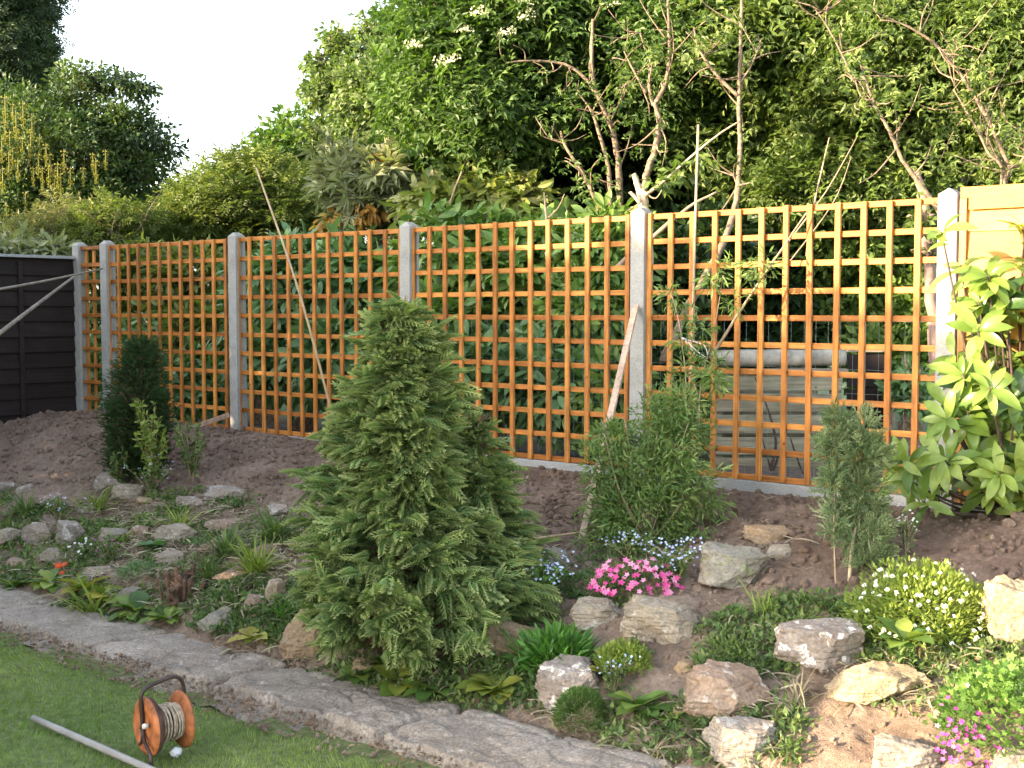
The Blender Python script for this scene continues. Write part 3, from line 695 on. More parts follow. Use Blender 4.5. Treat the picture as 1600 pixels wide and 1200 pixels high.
# ================================================================== BACKGROUND TREES AND SHRUBS
FH_ = nrm(np.array([FW[0], FW[1], 0.]))
def crown(f, blobs, tm, size, per=26, cr=.22, n_per_m3=None, up=.7, droop=-.25, jit=.5, shell=.5):
    """blobs: (px, py, depth, rx px, ry px, depth radius m, clumps)"""
    for (px, py, d, rx, ry, rd, nc) in blobs:
        c = at(px, py, d); rx_, ry_ = rx*d/FPX, ry*d/FPX
        u = nrm(rv(nc)); r = 1-shell*RNG.random(nc)**1.3
        r *= np.clip(1+.10*RNG.normal(0, 1, nc), .8, 1.12)
        cc = c+(u[:, [0]]*rx_*RT+u[:, [1]]*rd*FH_+u[:, [2]]*ry_*np.array([0, 0, 1.]))*r[:, None]
        out = nrm(u[:, [0]]*RT+u[:, [1]]*FH_+u[:, [2]]*np.array([0, 0, 1.]))
        tint_c = RNG.random(nc)
        k = RNG.poisson(per, nc); idx = np.repeat(np.arange(nc), k); n = len(idx)
        off = nrm(rv(n))*(cr*RNG.random((n, 1))**.4)*np.array([1, 1, .7]); pos = cc[idx]+off
        X = out[idx]*.6+rv(n, jit)+nrm(off)*.8+np.array([0, 0, droop]); N = np.array([0, 0, up])+rv(n, .45)+out[idx]*.25+np.array([SAZ[0], SAZ[1], 0])*.15
        f.add(tm, pos, X, N, size*RNG.uniform(.65, 1.25, n), np.clip(.55*tint_c[idx]+.45*RNG.random(n), 0, 1))
def limb_mesh(L, sides=8, wob=.08, lump=.05): return tubes('limb', L, sides, wob=wob, lump=lump)
def tree(name, label, cat, blobs, leafm_, tm, size, trunk=None, per=26, cr=.22, group=None, barkm='bark', limbs=None, extra=None, **kw):
    b0 = at(blobs[0][0], blobs[0][1], blobs[0][2]); 
    org = (float(b0[0]), float(b0[1]), -.2) if trunk is None else tuple(map(float, trunk[0][0]))
    r = empty(name, org, label, cat, group)
    if trunk is None:
        base = np.array([b0[0], b0[1], -.4]); topz = b0[2]
        trunk = [[base, base*.5+np.array([b0[0]+.1, b0[1], topz])*.5, np.array([b0[0], b0[1], topz])], [.16, .11, .04]]
    link('trunk', limb_mesh([trunk], wob=.14, lump=.08), M[barkm], r)
    if limbs:
        sp = []; lf = Fol()
        for P_, R_2 in [trunk]+limbs:
            Q_, S_ = smooth_path(P_, R_2, 5)
            for _ in range(int(2+len(Q_)*.28)):
                i = RNG.integers(len(Q_)//4, len(Q_)); p = Q_[i]
                if p[2] < 1.5: continue
                e = p+nrm(rv(1)+np.array([0, 0, .5]))[0]*RNG.uniform(.12, .42); mid = (p+e)/2+rv(1, .03)[0]
                sp.append(([p, mid, e], [min(S_[i]*.5, .010), .005, .002]))
                k_ = RNG.integers(3, 9); lf.add(tm, e+rv(k_, .05), rv(k_)+np.array([0, 0, -.2]), np.array([0, 0, .8])+rv(k_, .4), size*RNG.uniform(.4, .8, k_), RNG.random(k_))
        if sp: link('side_twigs', tubes('side_twigs', sp, 4, k=3), M[barkm], r); link('side_leaves', lf.mesh('side_leaves'), M[leafm_], r)
    for lm in (limbs or []): link('branch', limb_mesh([lm]), M[barkm], r)
    # inner twigs radiating into the crown
    tw = []
    for (px, py, d, rx, ry, rd, nc) in blobs:
        c = at(px, py, d)
        for q in range(10):
            u = nrm(rv(1))[0]; e = c+u[0]*rx*d/FPX*RT*.9+u[1]*rd*FH_*.8+abs(u[2])*ry*d/FPX*np.array([0, 0, .85])
            tw.append(([c-np.array([0, 0, ry*d/FPX*.5]), (c+e)/2+rv(1, .05)[0], e], [.02, .012, .004]))
    link('twigs', tubes('twigs', tw, 4, k=3), M[barkm], r)
    f = Fol(); crown(f, blobs, tm, size, per, cr, **kw)
    link('crown', f.mesh('crown'), M[leafm_], r)
    return r
def L_(pts, d, r0, r1, dd=None, s_=.82):
    """a limb from pixel points at depths d (scalar or list); radii in pixels at that depth"""
    n = len(pts); ds = d if isinstance(d, (list, tuple)) else [d]*n
    P = [at(x, y, q) for (x, y), q in zip(pts, ds)]; R = [s_*(r0+(r1*.7-r0)*i/(n-1))*ds[i]/FPX for i in range(n)]
    return [P, R]

# far left
tree('dark_conifer', 'tall dark conifer filling the top left corner', 'tree', [(5, 70, 22, 55, 130, 1.2, 260), (-30, -60, 22, 120, 160, 1.5, 200), (0, 170, 22, 50, 60, 1, 90)], 'cedar', TP3, .22, per=30, cr=.30, barkm='barkdark')
lab = tree('laburnum_tree', 'dark laburnum tree hung with yellow blossom at the far left', 'tree',
 [(50, 250, 18, 115, 110, 1.6, 330), (130, 250, 18, 90, 90, 1.4, 200), (40, 340, 17.5, 120, 60, 1.3, 220), (185, 185, 18, 42, 22, .6, 26), (215, 215, 18, 50, 34, .8, 34), (215, 270, 18, 48, 26, .8, 30), (225, 138, 18, 30, 7, .3, 9), (190, 128, 18, 22, 9, .3, 8), (150, 125, 18, 22, 12, .4, 10), (112, 118, 18, 16, 14, .3, 8), (110, 150, 18, 50, 26, .6, 30), (160, 325, 17.6, 70, 34, .9, 90), (255, 235, 18, 22, 8, .2, 7), (225, 310, 17.8, 24, 18, .3, 12)], 'labur', TS, .085, per=52, cr=.22, barkm='barkdark')
rac = Fol(); n = 70; tt = RNG.random(n); a = RNG.random(n)*2*PI; rr = .045*(1-tt*.8)
rac.add(TSw, np.stack([np.cos(a)*rr, np.sin(a)*rr, -tt*.42], 1), np.stack([np.cos(a), np.sin(a), -.6+0*a], 1)+rv(n, .2), np.array([0, 0, 1.])+rv(n, .4), .035, RNG.random(n))
v_, t_ = tube_arr([np.array([0, 0, .03]), np.array([.004, 0, -.2]), np.array([0, 0, -.43])], [.006, .012, .004], 5, k=3); rac.V.append(v_); rac.T.append(t_+rac.n); rac.t.append(np.full(len(v_), .3)); rac.u.append(np.zeros(len(v_))); rac.n += len(v_)
rm = rac.mesh('flower_cluster'); rm.materials.append(M['labf'])
RP = [(8, 150), (20, 162), (28, 205), (14, 240), (28, 250), (48, 205), (52, 262), (66, 262), (76, 258), (4, 262), (40, 300), (66, 335), (88, 340), (12, 352), (26, 330), (36, 352), (70, 355), (36, 160), (8, 190), (15, 205), (35, 215), (45, 225), (62, 215), (72, 225), (60, 240), (90, 255), (85, 265), (10, 320), (18, 335), (42, 335), (55, 345), (30, 350), (145, 240), (150, 250), (165, 235), (25, 175), (50, 180), (78, 240), (95, 270), (5, 345), (58, 360), (120, 320), (100, 235), (110, 262), (20, 230), (130, 262), (3, 215)]
for i, (px, py) in enumerate(RP):
    o = bpy.data.objects.new('flower_cluster', rm); C.objects.link(o); o.parent = lab
    p = at(px, py, 16.2+RNG.random()*.25); o.location = Vector(p)-lab.location; s = RNG.uniform(.55, .85); o.scale = (s, s, s)
tree('feathery_shrub', 'olive feathery shrub rising behind the dark fence', 'shrub', [(95, 368, 14, 55, 28, .6, 60), (60, 385, 14, 60, 20, .5, 60), (100, 335, 14, 20, 16, .3, 14)], 'olive', TP3, .14, per=24, cr=.18)
tree('feathery_shrub', 'light yellow green feathery shrub behind the corner post', 'shrub', [(165, 350, 13.6, 38, 28, .5, 55), (215, 350, 13.8, 32, 20, .5, 40), (180, 378, 13.6, 70, 22, .5, 60)], 'acer', TP3, .13, per=22, cr=.16,
 limbs=[L_([(190, 385), (178, 368), (160, 350)], 13.2, 2, 1), L_([(195, 380), (215, 360), (228, 342)], 13.3, 1.6, .8)])
tree('low_shrub', 'pale broad leaved shrub along the top of the dark fence', 'shrub', [(15, 392, 13, 60, 16, .4, 50), (80, 398, 13, 40, 12, .4, 30)], 'fatsia', TL, .14, per=18, cr=.16)
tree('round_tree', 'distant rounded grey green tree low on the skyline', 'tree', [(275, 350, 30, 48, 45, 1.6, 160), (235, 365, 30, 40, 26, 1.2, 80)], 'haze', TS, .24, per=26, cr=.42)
tree('feathery_tree', 'feathery yellow green tree with layered sprays behind the left trellis', 'tree',
 [(370, 320, 15, 70, 50, 1.2, 150), (440, 330, 15, 80, 60, 1.2, 170), (330, 350, 15, 60, 36, 1., 110), (400, 275, 15, 40, 26, .7, 50), (500, 335, 15.2, 50, 50, 1, 90)], 'acer', TP3, .17, per=26, cr=.22, up=1.6, droop=-.1)
tree('broadleaf_tree', 'dark green bushy tree between the feathery tree and the pale maple', 'tree', [(450, 240, 18, 50, 45, 1, 90), (490, 260, 18, 50, 60, 1, 90), (430, 225, 18, 22, 16, .4, 16), (455, 195, 18, 12, 18, .3, 9)], 'elder', TS, .13, per=26, cr=.25)
tree('maple_tree', 'tall pale green maple against the sky left of centre', 'tree',
 [(610, 170, 17, 80, 105, 1.6, 300), (560, 250, 17, 55, 80, 1.2, 130), (524, 66, 17, 10, 30, .2, 10), (545, 95, 17, 22, 24, .3, 16), (572, 52, 17, 13, 20, .3, 10), (605, 48, 17, 8, 20, .2, 8), (500, 98, 17, 16, 12, .2, 8), (520, 120, 17, 20, 12, .2, 10), (497, 152, 17, 22, 18, .4, 16), (640, 290, 17, 80, 60, 1.2, 180), (545, 160, 17, 34, 50, .8, 60), (500, 215, 17, 24, 24, .4, 20)], 'maple', TSw, .085, per=50, cr=.19, shell=.75)
# central elder group
FG = 'elder trees behind the trellis'
def flowers_on(root, pts, m, meanR=.07, nm='flower_head', n=60):
    f = Fol(); a = RNG.random(n)*2*PI; r = np.sqrt(RNG.random(n))*meanR
    f.add(t_flower(5), np.stack([np.cos(a)*r, np.sin(a)*r, .012*RNG.normal(0, 1, n)], 1), rv(n), np.array([0, 0, 1.])+rv(n, .3), .02, RNG.random(n))
    me = f.mesh(nm); me.materials.append(m)
    for p in pts:
        o = bpy.data.objects.new(nm, me); C.objects.link(o); o.parent = root; o.location = Vector(p)-root.location
        o.rotation_euler = (RNG.uniform(.3, .9), RNG.uniform(-.4, .4), YAW*-1+RNG.uniform(-.5, .5))
el = tree('elder_tree', 'large spreading elder over the middle of the fence with cream flower heads', 'tree',
 [(700, 60, 11, 75, 80, .9, 110), (720, 150, 11, 90, 90, 1., 150), (790, 70, 11.3, 110, 90, 1.1, 170), (750, 230, 11.2, 80, 50, .9, 90), (850, 160, 11.4, 90, 60, 1, 90), (900, 40, 11.3, 110, 70, 1, 120), (980, 30, 11, 90, 60, .9, 80), (670, 250, 11.6, 60, 50, .7, 60), (850, 20, 10.6, 120, 50, .6, 80), (1040, 110, 11.6, 60, 60, .6, 60)],
 'elder', TP, .17, per=24, cr=.24,
 trunk=L_([(962, 560), (966, 420), (968, 330), (966, 250), (952, 190), (930, 140), (925, 90), (926, 30)], 9.9, 8.5, 4),
 limbs=[L_([(958, 420), (955, 330), (950, 260), (938, 215), (925, 175), (915, 160)], 9.8, 5.5, 3), L_([(940, 340), (925, 300), (905, 262), (883, 228), (876, 205)], 9.6, 5, 3),
        L_([(930, 145), (912, 120), (880, 100), (830, 95), (790, 98)], 9.9, 4, 2), L_([(956, 185), (968, 160), (978, 130)], 9.8, 2.2, 1.2), L_([(885, 225), (862, 218), (845, 212)], 9.6, 2, 1)], group=FG)
flowers_on(el, [at(x, y, 9.95) for x, y in [(748, 16), (822, 22), (725, 45), (792, 48), (645, 68), (820, 0), (960, 5), (690, 95), (705, 92), (1050, 2)]], M['cream'], .075)
tree('elder_tree', 'elder with a pale curving trunk right behind the pruned stump', 'tree', [(1020, 60, 10.5, 70, 60, .6, 70), (1080, 20, 10.6, 80, 40, .6, 70), (1060, 150, 11, 50, 60, .5, 50)], 'elder', TP, .16, per=22, cr=.22,
 trunk=L_([(985, 420), (1000, 330), (1010, 275), (1026, 225), (1030, 190), (1022, 160)], 9.3, 8, 6.5),
 limbs=[L_([(1022, 165), (1015, 140), (1014, 100), (1000, 50)], 9.4, 4.5, 2), L_([(1025, 160), (1040, 130), (1046, 80), (1044, 20), (1043, -20)], 9.3, 5, 3), L_([(1010, 145), (990, 110), (975, 80)], 9.4, 3, 1.6)], group=FG)
# pruned stump behind the post
r = empty('pruned_trunk', tuple(at(1006, 500, 8.15)), 'pale pruned trunk with sawn stubs rising directly behind the fence post', 'tree')
link('trunk', tubes('trunk', [L_([(990, 560), (1008, 450), (1008, 345), (1004, 310), (1000, 295)], 8.15, 13, 11), L_([(1003, 310), (995, 285), (990, 272)], 8.15, 8, 6), L_([(1000, 318), (990, 305), (984, 300)], 8.1, 4, 4)], 10, wob=.12, lump=.09), M['barkpale'], r)
for p in (L_([(1008, 305), (1035, 285), (1065, 258), (1095, 232), (1130, 205), (1155, 190)], 8.1, 3.2, 1.8), L_([(1008, 300), (1025, 310), (1040, 285)], 8.1, 2, 1)): link('branch', limb_mesh([p]), M['barkpale'], r)
f = Fol(); crown(f, [(1030, 290, 8.0, 12, 14, .08, 4), (1060, 270, 8.0, 20, 14, .1, 6), (1085, 245, 8, 14, 10, .1, 4)], TS, .085, 8, .06); link('foliage', f.mesh('foliage'), M['elder2'], r)
# right elder
tree('elder_tree', 'elder with a straight sunlit trunk behind the nearest trellis', 'tree',
 [(1130, 50, 10.4, 70, 50, .7, 60), (1200, 30, 10.4, 80, 50, .7, 66), (1190, 120, 10.8, 50, 50, .6, 40), (1240, 200, 11, 50, 45, .6, 44), (1090, 230, 11.3, 45, 40, .5, 30), (1200, 285, 11, 60, 30, .6, 36)], 'elder2', TP, .18, per=22, cr=.22,
 trunk=L_([(1035, 565), (1075, 480), (1120, 400), (1143, 345), (1153, 290), (1156, 220), (1155, 150), (1158, 40), (1160, -20)], [8.3, 8.5, 8.7, 8.9, 9, 9.1, 9.2, 9.3, 9.3], 8, 4),
 limbs=[L_([(1153, 150), (1130, 128), (1105, 98), (1090, 70), (1084, 42)], 9.1, 4, 2.4), L_([(1157, 130), (1175, 100), (1190, 60)], 9.2, 2.5, 1.3), L_([(1100, 85), (1112, 76), (1120, 70)], 9.05, 1.5, 1)], group=FG)
tree('leaning_tree', 'tree with a pale limb leaning left from behind the last trellis post', 'tree',
 [(1330, 60, 10, 100, 80, .9, 110), (1290, 150, 10.4, 60, 60, .7, 50), (1390, 130, 10.5, 80, 70, .7, 70), (1340, 240, 10.6, 90, 50, .6, 60), (1420, 220, 10.8, 50, 50, .5, 60), (1270, 290, 10.2, 60, 40, .4, 60), (1380, 290, 10.2, 60, 30, .4, 60)], 'elder2', TP, .17, per=24, cr=.22,
 trunk=L_([(1500, 400), (1470, 335), (1440, 290), (1410, 250), (1390, 205), (1370, 170), (1352, 125), (1345, 100)], 8.0, 5.5, 2.6),
 limbs=[L_([(1378, 185), (1362, 160), (1345, 150), (1335, 120)], 8.0, 2.4, 1.4), L_([(1335, 130), (1318, 90), (1300, 55), (1285, 30), (1270, 10)], 8.4, 2.2, 1.6), L_([(1275, 22), (1300, 10), (1315, -5)], 8.4, 2, 1.2)])
tree('cherry_tree', 'many limbed tree with warm pale branches at the top right', 'tree',
 [(1500, 60, 9.6, 90, 70, .8, 90), (1580, 60, 9.3, 70, 90, .7, 120), (1440, 20, 9.8, 80, 50, .7, 80), (1560, 170, 9.8, 70, 60, .6, 90), (1480, 180, 10.3, 60, 50, .5, 60), (1600, 240, 9.8, 40, 40, .4, 40)], 'elder2', TP, .15, per=24, cr=.21,
 trunk=L_([(1548, 400), (1560, 320), (1568, 290), (1575, 262), (1560, 225), (1540, 180), (1520, 145), (1492, 105), (1465, 72), (1430, 48), (1400, 34), (1375, 32)], 8.0, 6, 2),
 limbs=[L_([(1562, 310), (1565, 262), (1545, 240), (1528, 205), (1505, 165), (1490, 140)], 7.95, 3.5, 2), L_([(1575, 262), (1590, 258), (1602, 245), (1620, 225)], 7.95, 4.5, 3), L_([(1568, 262), (1550, 232), (1540, 205)], 8.0, 3.4, 2), L_([(1485, 98), (1495, 75), (1493, 62)], 8, 2, 1.2), L_([(1540, 182), (1552, 150), (1560, 130), (1545, 122)], 7.9, 2, 1)])
tree('dark_trunked_tree', 'dark multi stemmed tree in shade beyond the honey fence', 'tree', [(1500, 110, 13, 120, 100, 1, 160), (1400, 180, 13, 100, 90, 1, 130)], 'deep', TP, .2, per=24, cr=.3, barkm='barkpurple',
 trunk=L_([(1500, 420), (1498, 300), (1497, 250), (1499, 205)], 12, 10, 6), limbs=[L_([(1497, 290), (1480, 250), (1468, 210)], 12, 6, 5), L_([(1500, 290), (1520, 250), (1532, 200)], 12, 6, 4), L_([(1500, 285), (1506, 230), (1508, 205)], 12.1, 5, 4), L_([(1478, 300), (1475, 250), (1464, 205)], 11.8, 4, 3)])
tree('clad_trunk', 'smooth purple grey trunk seen through the last squares of the nearest trellis', 'tree', [(1445, 345, 8.9, 14, 14, .1, 10), (1452, 390, 8.9, 14, 10, .1, 6)], 'elder2', TS, .07, per=12, cr=.07, barkm='barkpurple',
 trunk=L_([(1468, 620), (1462, 560), (1455, 450), (1448, 380), (1446, 320), (1432, 270)], 9.0, 14, 11))
# deep evergreen mass behind everything
for i, (lb, bl) in enumerate([('dense dark evergreen behind the large spreading elder', [(880, 235, 13.5, 140, 120, 1.2, 280), (800, 300, 13, 110, 70, .8, 140)]), ('dense dark evergreen behind the pruned stump and straight elder trunk', [(1060, 225, 13.5, 140, 125, 1.2, 290), (1000, 290, 12.6, 120, 70, .8, 160)]),
   ('dense dark evergreen behind the middle of the nearest trellis', [(1260, 160, 13.8, 150, 160, 1.3, 330), (1200, 300, 12.6, 120, 90, .8, 180)]), ('dense dark evergreen behind the pale leaning limb', [(1420, 150, 14.5, 140, 160, 1.3, 300), (1380, 300, 13, 120, 80, .8, 150)]), ('dense dark evergreen at the right edge behind the many limbed tree', [(1590, 160, 14, 130, 170, 1.2, 280)])]):
    tree('evergreen_tree', lb, 'tree', bl, 'deep', TS, .17, per=44, cr=.32, group='dense evergreens behind the elders', barkm='barkdark')

# shrubs directly behind the trellis
def big_shrub(name, label, blobs, m, size, tm=TRh, per=14, cr=.15, group='leafy shrubs behind the trellis', **kw):
    return tree(name, label, 'shrub', blobs, m, tm, size, per=per, cr=cr, group=group, **kw)
big_shrub('fatsia', 'pale fingered shrub with orange dead leaves above the middle trellis', [(585, 300, 11.3, 45, 40, .3, 46), (610, 272, 11.2, 36, 22, .25, 26), (540, 285, 11.4, 20, 40, .2, 16)], 'fatsia', .26, per=9, tm=TPalm)
f = Fol(); crown(f, [(578, 328, 11.0, 20, 22, .15, 12), (518, 347, 11.1, 12, 8, .1, 4), (610, 262, 11.0, 10, 8, .1, 3)], TRh, .10, 12, .09, droop=-.8)
o = link('dead_foliage', f.mesh('dead_foliage'), M['dead'], bpy.data.objects['fatsia'])
big_shrub('laurel_shrub', 'laurel with pale yellow green new leaves topping the trellis right of its hidden post', [(690, 325, 10.8, 60, 38, .4, 70), (760, 310, 10.8, 70, 36, .4, 80), (820, 320, 10.6, 50, 34, .4, 50)], 'laurelnew', .15, per=12)
big_shrub('laurel_shrub', 'glossy green laurel filling the upper squares right of the tall cypress', [(720, 410, 10.1, 100, 75, .4, 150), (850, 430, 9.8, 90, 90, .4, 150), (700, 520, 9.7, 80, 70, .35, 110)], 'laurel', .16, per=15)
big_shrub('laurel_shrub', 'dark green laurel in the lower squares beside the tall cypress', [(760, 580, 9.3, 110, 60, .4, 120), (880, 600, 9.0, 100, 70, .4, 130)], 'rhod', .15, per=14)
big_shrub('laurel_shrub', 'green shrub behind the trellis squares left of the plank', [(950, 400, 9.4, 60, 70, .35, 110), (920, 500, 9.2, 70, 70, .35, 110), (960, 620, 8.8, 50, 60, .25, 70)], 'laurel', .12, per=16)
big_shrub('rhododendron', 'blue green large leaved shrub seen through the trellis with the leaning cane', [(470, 450, 11.4, 70, 70, .4, 110), (560, 460, 11, 80, 80, .4, 140), (540, 560, 10.6, 70, 60, .35, 90)], 'rhod', .18, per=14)
big_shrub('rhododendron', 'grey green shrub low behind the trellis left of its second post', [(410, 480, 11.9, 50, 80, .35, 100), (440, 570, 11.2, 60, 50, .3, 70)], 'rhod', .16, per=14)
big_shrub('olive_shrub', 'yellowish shrub behind the trellis between the small dark cypress and the second post', [(300, 440, 12.8, 70, 50, .4, 100), (230, 430, 13.2, 50, 50, .4, 80), (320, 530, 12.4, 60, 60, .35, 80)], 'acer', .14, tm=TL, per=14)
big_shrub('olive_shrub', 'dull green shrub behind the far left trellis', [(170, 470, 13.6, 60, 90, .4, 120), (250, 540, 12.8, 60, 70, .35, 80), (300, 600, 11.8, 70, 45, .25, 80), (225, 610, 12.4, 50, 40, .25, 50), (140, 590, 12.8, 40, 50, .3, 50)], 'rhod', .14, per=14)
big_shrub('clipped_hedge', 'sunlit small leaved hedge seen through the right of the nearest trellis', [(1370, 440, 10.6, 110, 110, .3, 300), (1460, 520, 10.2, 60, 90, .25, 150), (1330, 370, 10.4, 90, 50, .25, 100), (1400, 570, 10, 70, 50, .25, 90)], 'hedge', .10, tm=TS, per=30, cr=.2)
big_shrub('dark_shrub', 'dark shrub in the squares left of the compost bin', [(1060, 450, 9.6, 60, 70, .3, 80), (1040, 580, 9.0, 60, 80, .3, 100), (1110, 380, 10.2, 90, 50, .4, 90), (1180, 450, 10.6, 90, 60, .3, 90), (1190, 530, 10.6, 120, 50, .3, 110)], 'deep', .12, tm=TS, per=26)
big_shrub('low_bush', 'small dark bush low behind the last squares before the honey fence', [(1420, 600, 9.2, 34, 26, .2, 36), (1450, 625, 9.0, 26, 20, .2, 24)], 'rhod', .07, tm=TS, per=22, cr=.1)
# dry sticks in the hedge bottom behind the nearest trellis
TW = [('bare twig standing behind the trellis right of the tall cane, forked', [L_([(1260, 400), (1272, 320), (1290, 240), (1296, 215)], 8.4, 2.2, 1.2)]), ('long dry stem slanting up right across the nearest trellis', [L_([(1110, 560), (1160, 480), (1200, 420), (1262, 330)], [7.05, 6.95, 6.9, 6.85], 3.2, 2)]),
  ('thin dry stem slanting up to the right above the nearest trellis', [L_([(1215, 400), (1290, 300), (1340, 212)], 8.0, 2, 1)]), ('thin pale stem crossing the gap above the nearest trellis', [L_([(1225, 420), (1300, 320), (1330, 245)], 8.2, 1.5, .8)]),
  ('forked bare twig poking above the trellis left of the pruned stump', [L_([(858, 380), (855, 350), (850, 300)], 9, 3.4, 2.2), L_([(856, 340), (872, 325), (882, 303)], 9, 2, 1)]), ('grey fallen branch behind the trellis right of the pruned stump', [L_([(960, 420), (1020, 370), (1075, 325), (1120, 300)], 8.7, 6, 3)]),
  ('yellowish stem rising from the pale laurel', [L_([(695, 350), (705, 310), (722, 268)], 10.3, 2.4, 2.4)])]
for lb, Ls in TW:
    o = link('dry_stem', tubes('dry_stem', Ls, 6, wob=.15), M['twig'], origin=tuple(Ls[0][0][0])); tag(o, lb, 'stem')

# ---- compost bin, log, dark crate, netting
dz = 8.7
def cbox(x0, y0, x1, y1, d, t):
    """board facing the camera side: pixel box at depth d, thickness t"""
    a = at(x0, y1, d); b = at(x1, y0, d); c = np.array([a[0], a[1], b[2]]); return a, b
root_p = at(1215, 735, dz); rz = -YAW
root = empty('compost_bin', tuple(root_p), 'weathered slatted compost bin seen through the nearest trellis', 'compost bin', rz=rz)
def lbox(name, x0, x1, y0, y1, z0, z1, m, par, b=.003):
    me = bev_box(name, x0, x1, y0, y1, z0, z1, b); me.materials.append(m); o = bpy.data.objects.new(name, me); C.objects.link(o); o.parent = par; return o
kx = dz/FPX; XL, XR = (1112-1215)*kx, (1314-1215)*kx
for i, (ya, yb) in enumerate([(585, 610), (615, 643), (648, 677), (683, 710), (715, 742)]):
    o = lbox('board', XL, XR, -.012, .012, (735-yb)*kx, (735-ya)*kx, M['bin'], root); o.rotation_euler = (0, 0, RNG.normal(0, .006))
    o2 = bpy.data.objects.new('board', o.data); C.objects.link(o2); o2.parent = root; o2.location = (0, .75, 0)
lbox('top_plank', XL-.02, XR+.03, -.04, .05, (735-584)*kx+.002, (735-576)*kx, M['pole'], root)
for x in (XL+.04, XR-.04):
    for y in (.045, .70): lbox('corner_post', x-.03, x+.03, y-.03, y+.03, -.05, .62, M['bin'], root)
P0 = at(1108, 560, dz+.10); P1 = at(1320, 559, dz+.06)
o = link('log', tubes('log', [([P0, P0*.5+P1*.5, P1], [.058, .060, .055])], 16, wob=.02, lump=.012), plain('silvery_peeled_log', (.40, .37, .32), .55, 0, .45, 9, .4), origin=tuple(P0)); tag(o, 'pale silvery log lying across the top of the compost bin', 'log')
root = empty('dark_crate', tuple(at(1350, 690, 9.3)), 'dark slatted crate right of the compost bin', 'crate', rz=rz)
kx = 9.3/FPX
for i in range(5): lbox('crate_slat', -28*kx, 34*kx, -.01, .01, (4+i*27)*kx, (28+i*27)*kx, M['darkfence'], root)
for i in range(5): lbox('crate_slat', 34*kx-.02, 34*kx, .012, .5, (4+i*27)*kx, (28+i*27)*kx, M['darkfence'], root)
lbox('top_rail', -30*kx, 32*kx, -.03, .02, 140*kx, 145*kx, M['pole'], root)
me = []
for i in range(68): me.append(([np.array([-4.6+i*.075, .30, -.1]), np.array([-4.6+i*.075+.003*RNG.normal(), .30, .92])], [.0011, .0011]))
for j in range(8): me.append(([np.array([-4.6, .30, -.05+j*.135]), np.array([-2, .303, -.05+j*.135+.008]), np.array([.45, .30, -.05+j*.135])], [.0012]*3))
o = link('wire_netting', tubes('wire_netting', me, 3, k=2), plain('galvanised_green_wire', (.20, .26, .24), .5, .3), origin=(-2, .3, 0)); tag(o, 'square mesh wire netting strung low behind the trellis', 'netting')
# low fruit bush stems inside the far garden
Ls = [L_([(1205, 730), (1212, 690), (1200, 640), (1180, 590)], 8.3, 3.5, 1.6), L_([(1205, 735), (1195, 700), (1188, 670)], 8.3, 2.2, 1.2), L_([(1208, 735), (1225, 690), (1232, 660)], 8.3, 2.8, 1.2), L_([(1255, 740), (1240, 700), (1234, 680)], 8.3, 2.2, 1.4), L_([(1430, 700), (1438, 640), (1425, 600)], 9.5, 3, 1.6), L_([(1438, 655), (1455, 635), (1462, 610)], 9.5, 2.4, 1.2)]
for k, (lb, q) in enumerate([('bare dark stems in front of the compost bin', Ls[:4]), ('small dark forked trunk low behind the last trellis squares', Ls[4:])]):
    o = link('bare_shrub', tubes('bare_shrub', q, 6, wob=.15), M['barkdark'], origin=tuple(q[0][0][0])); tag(o, lb, 'shrub')

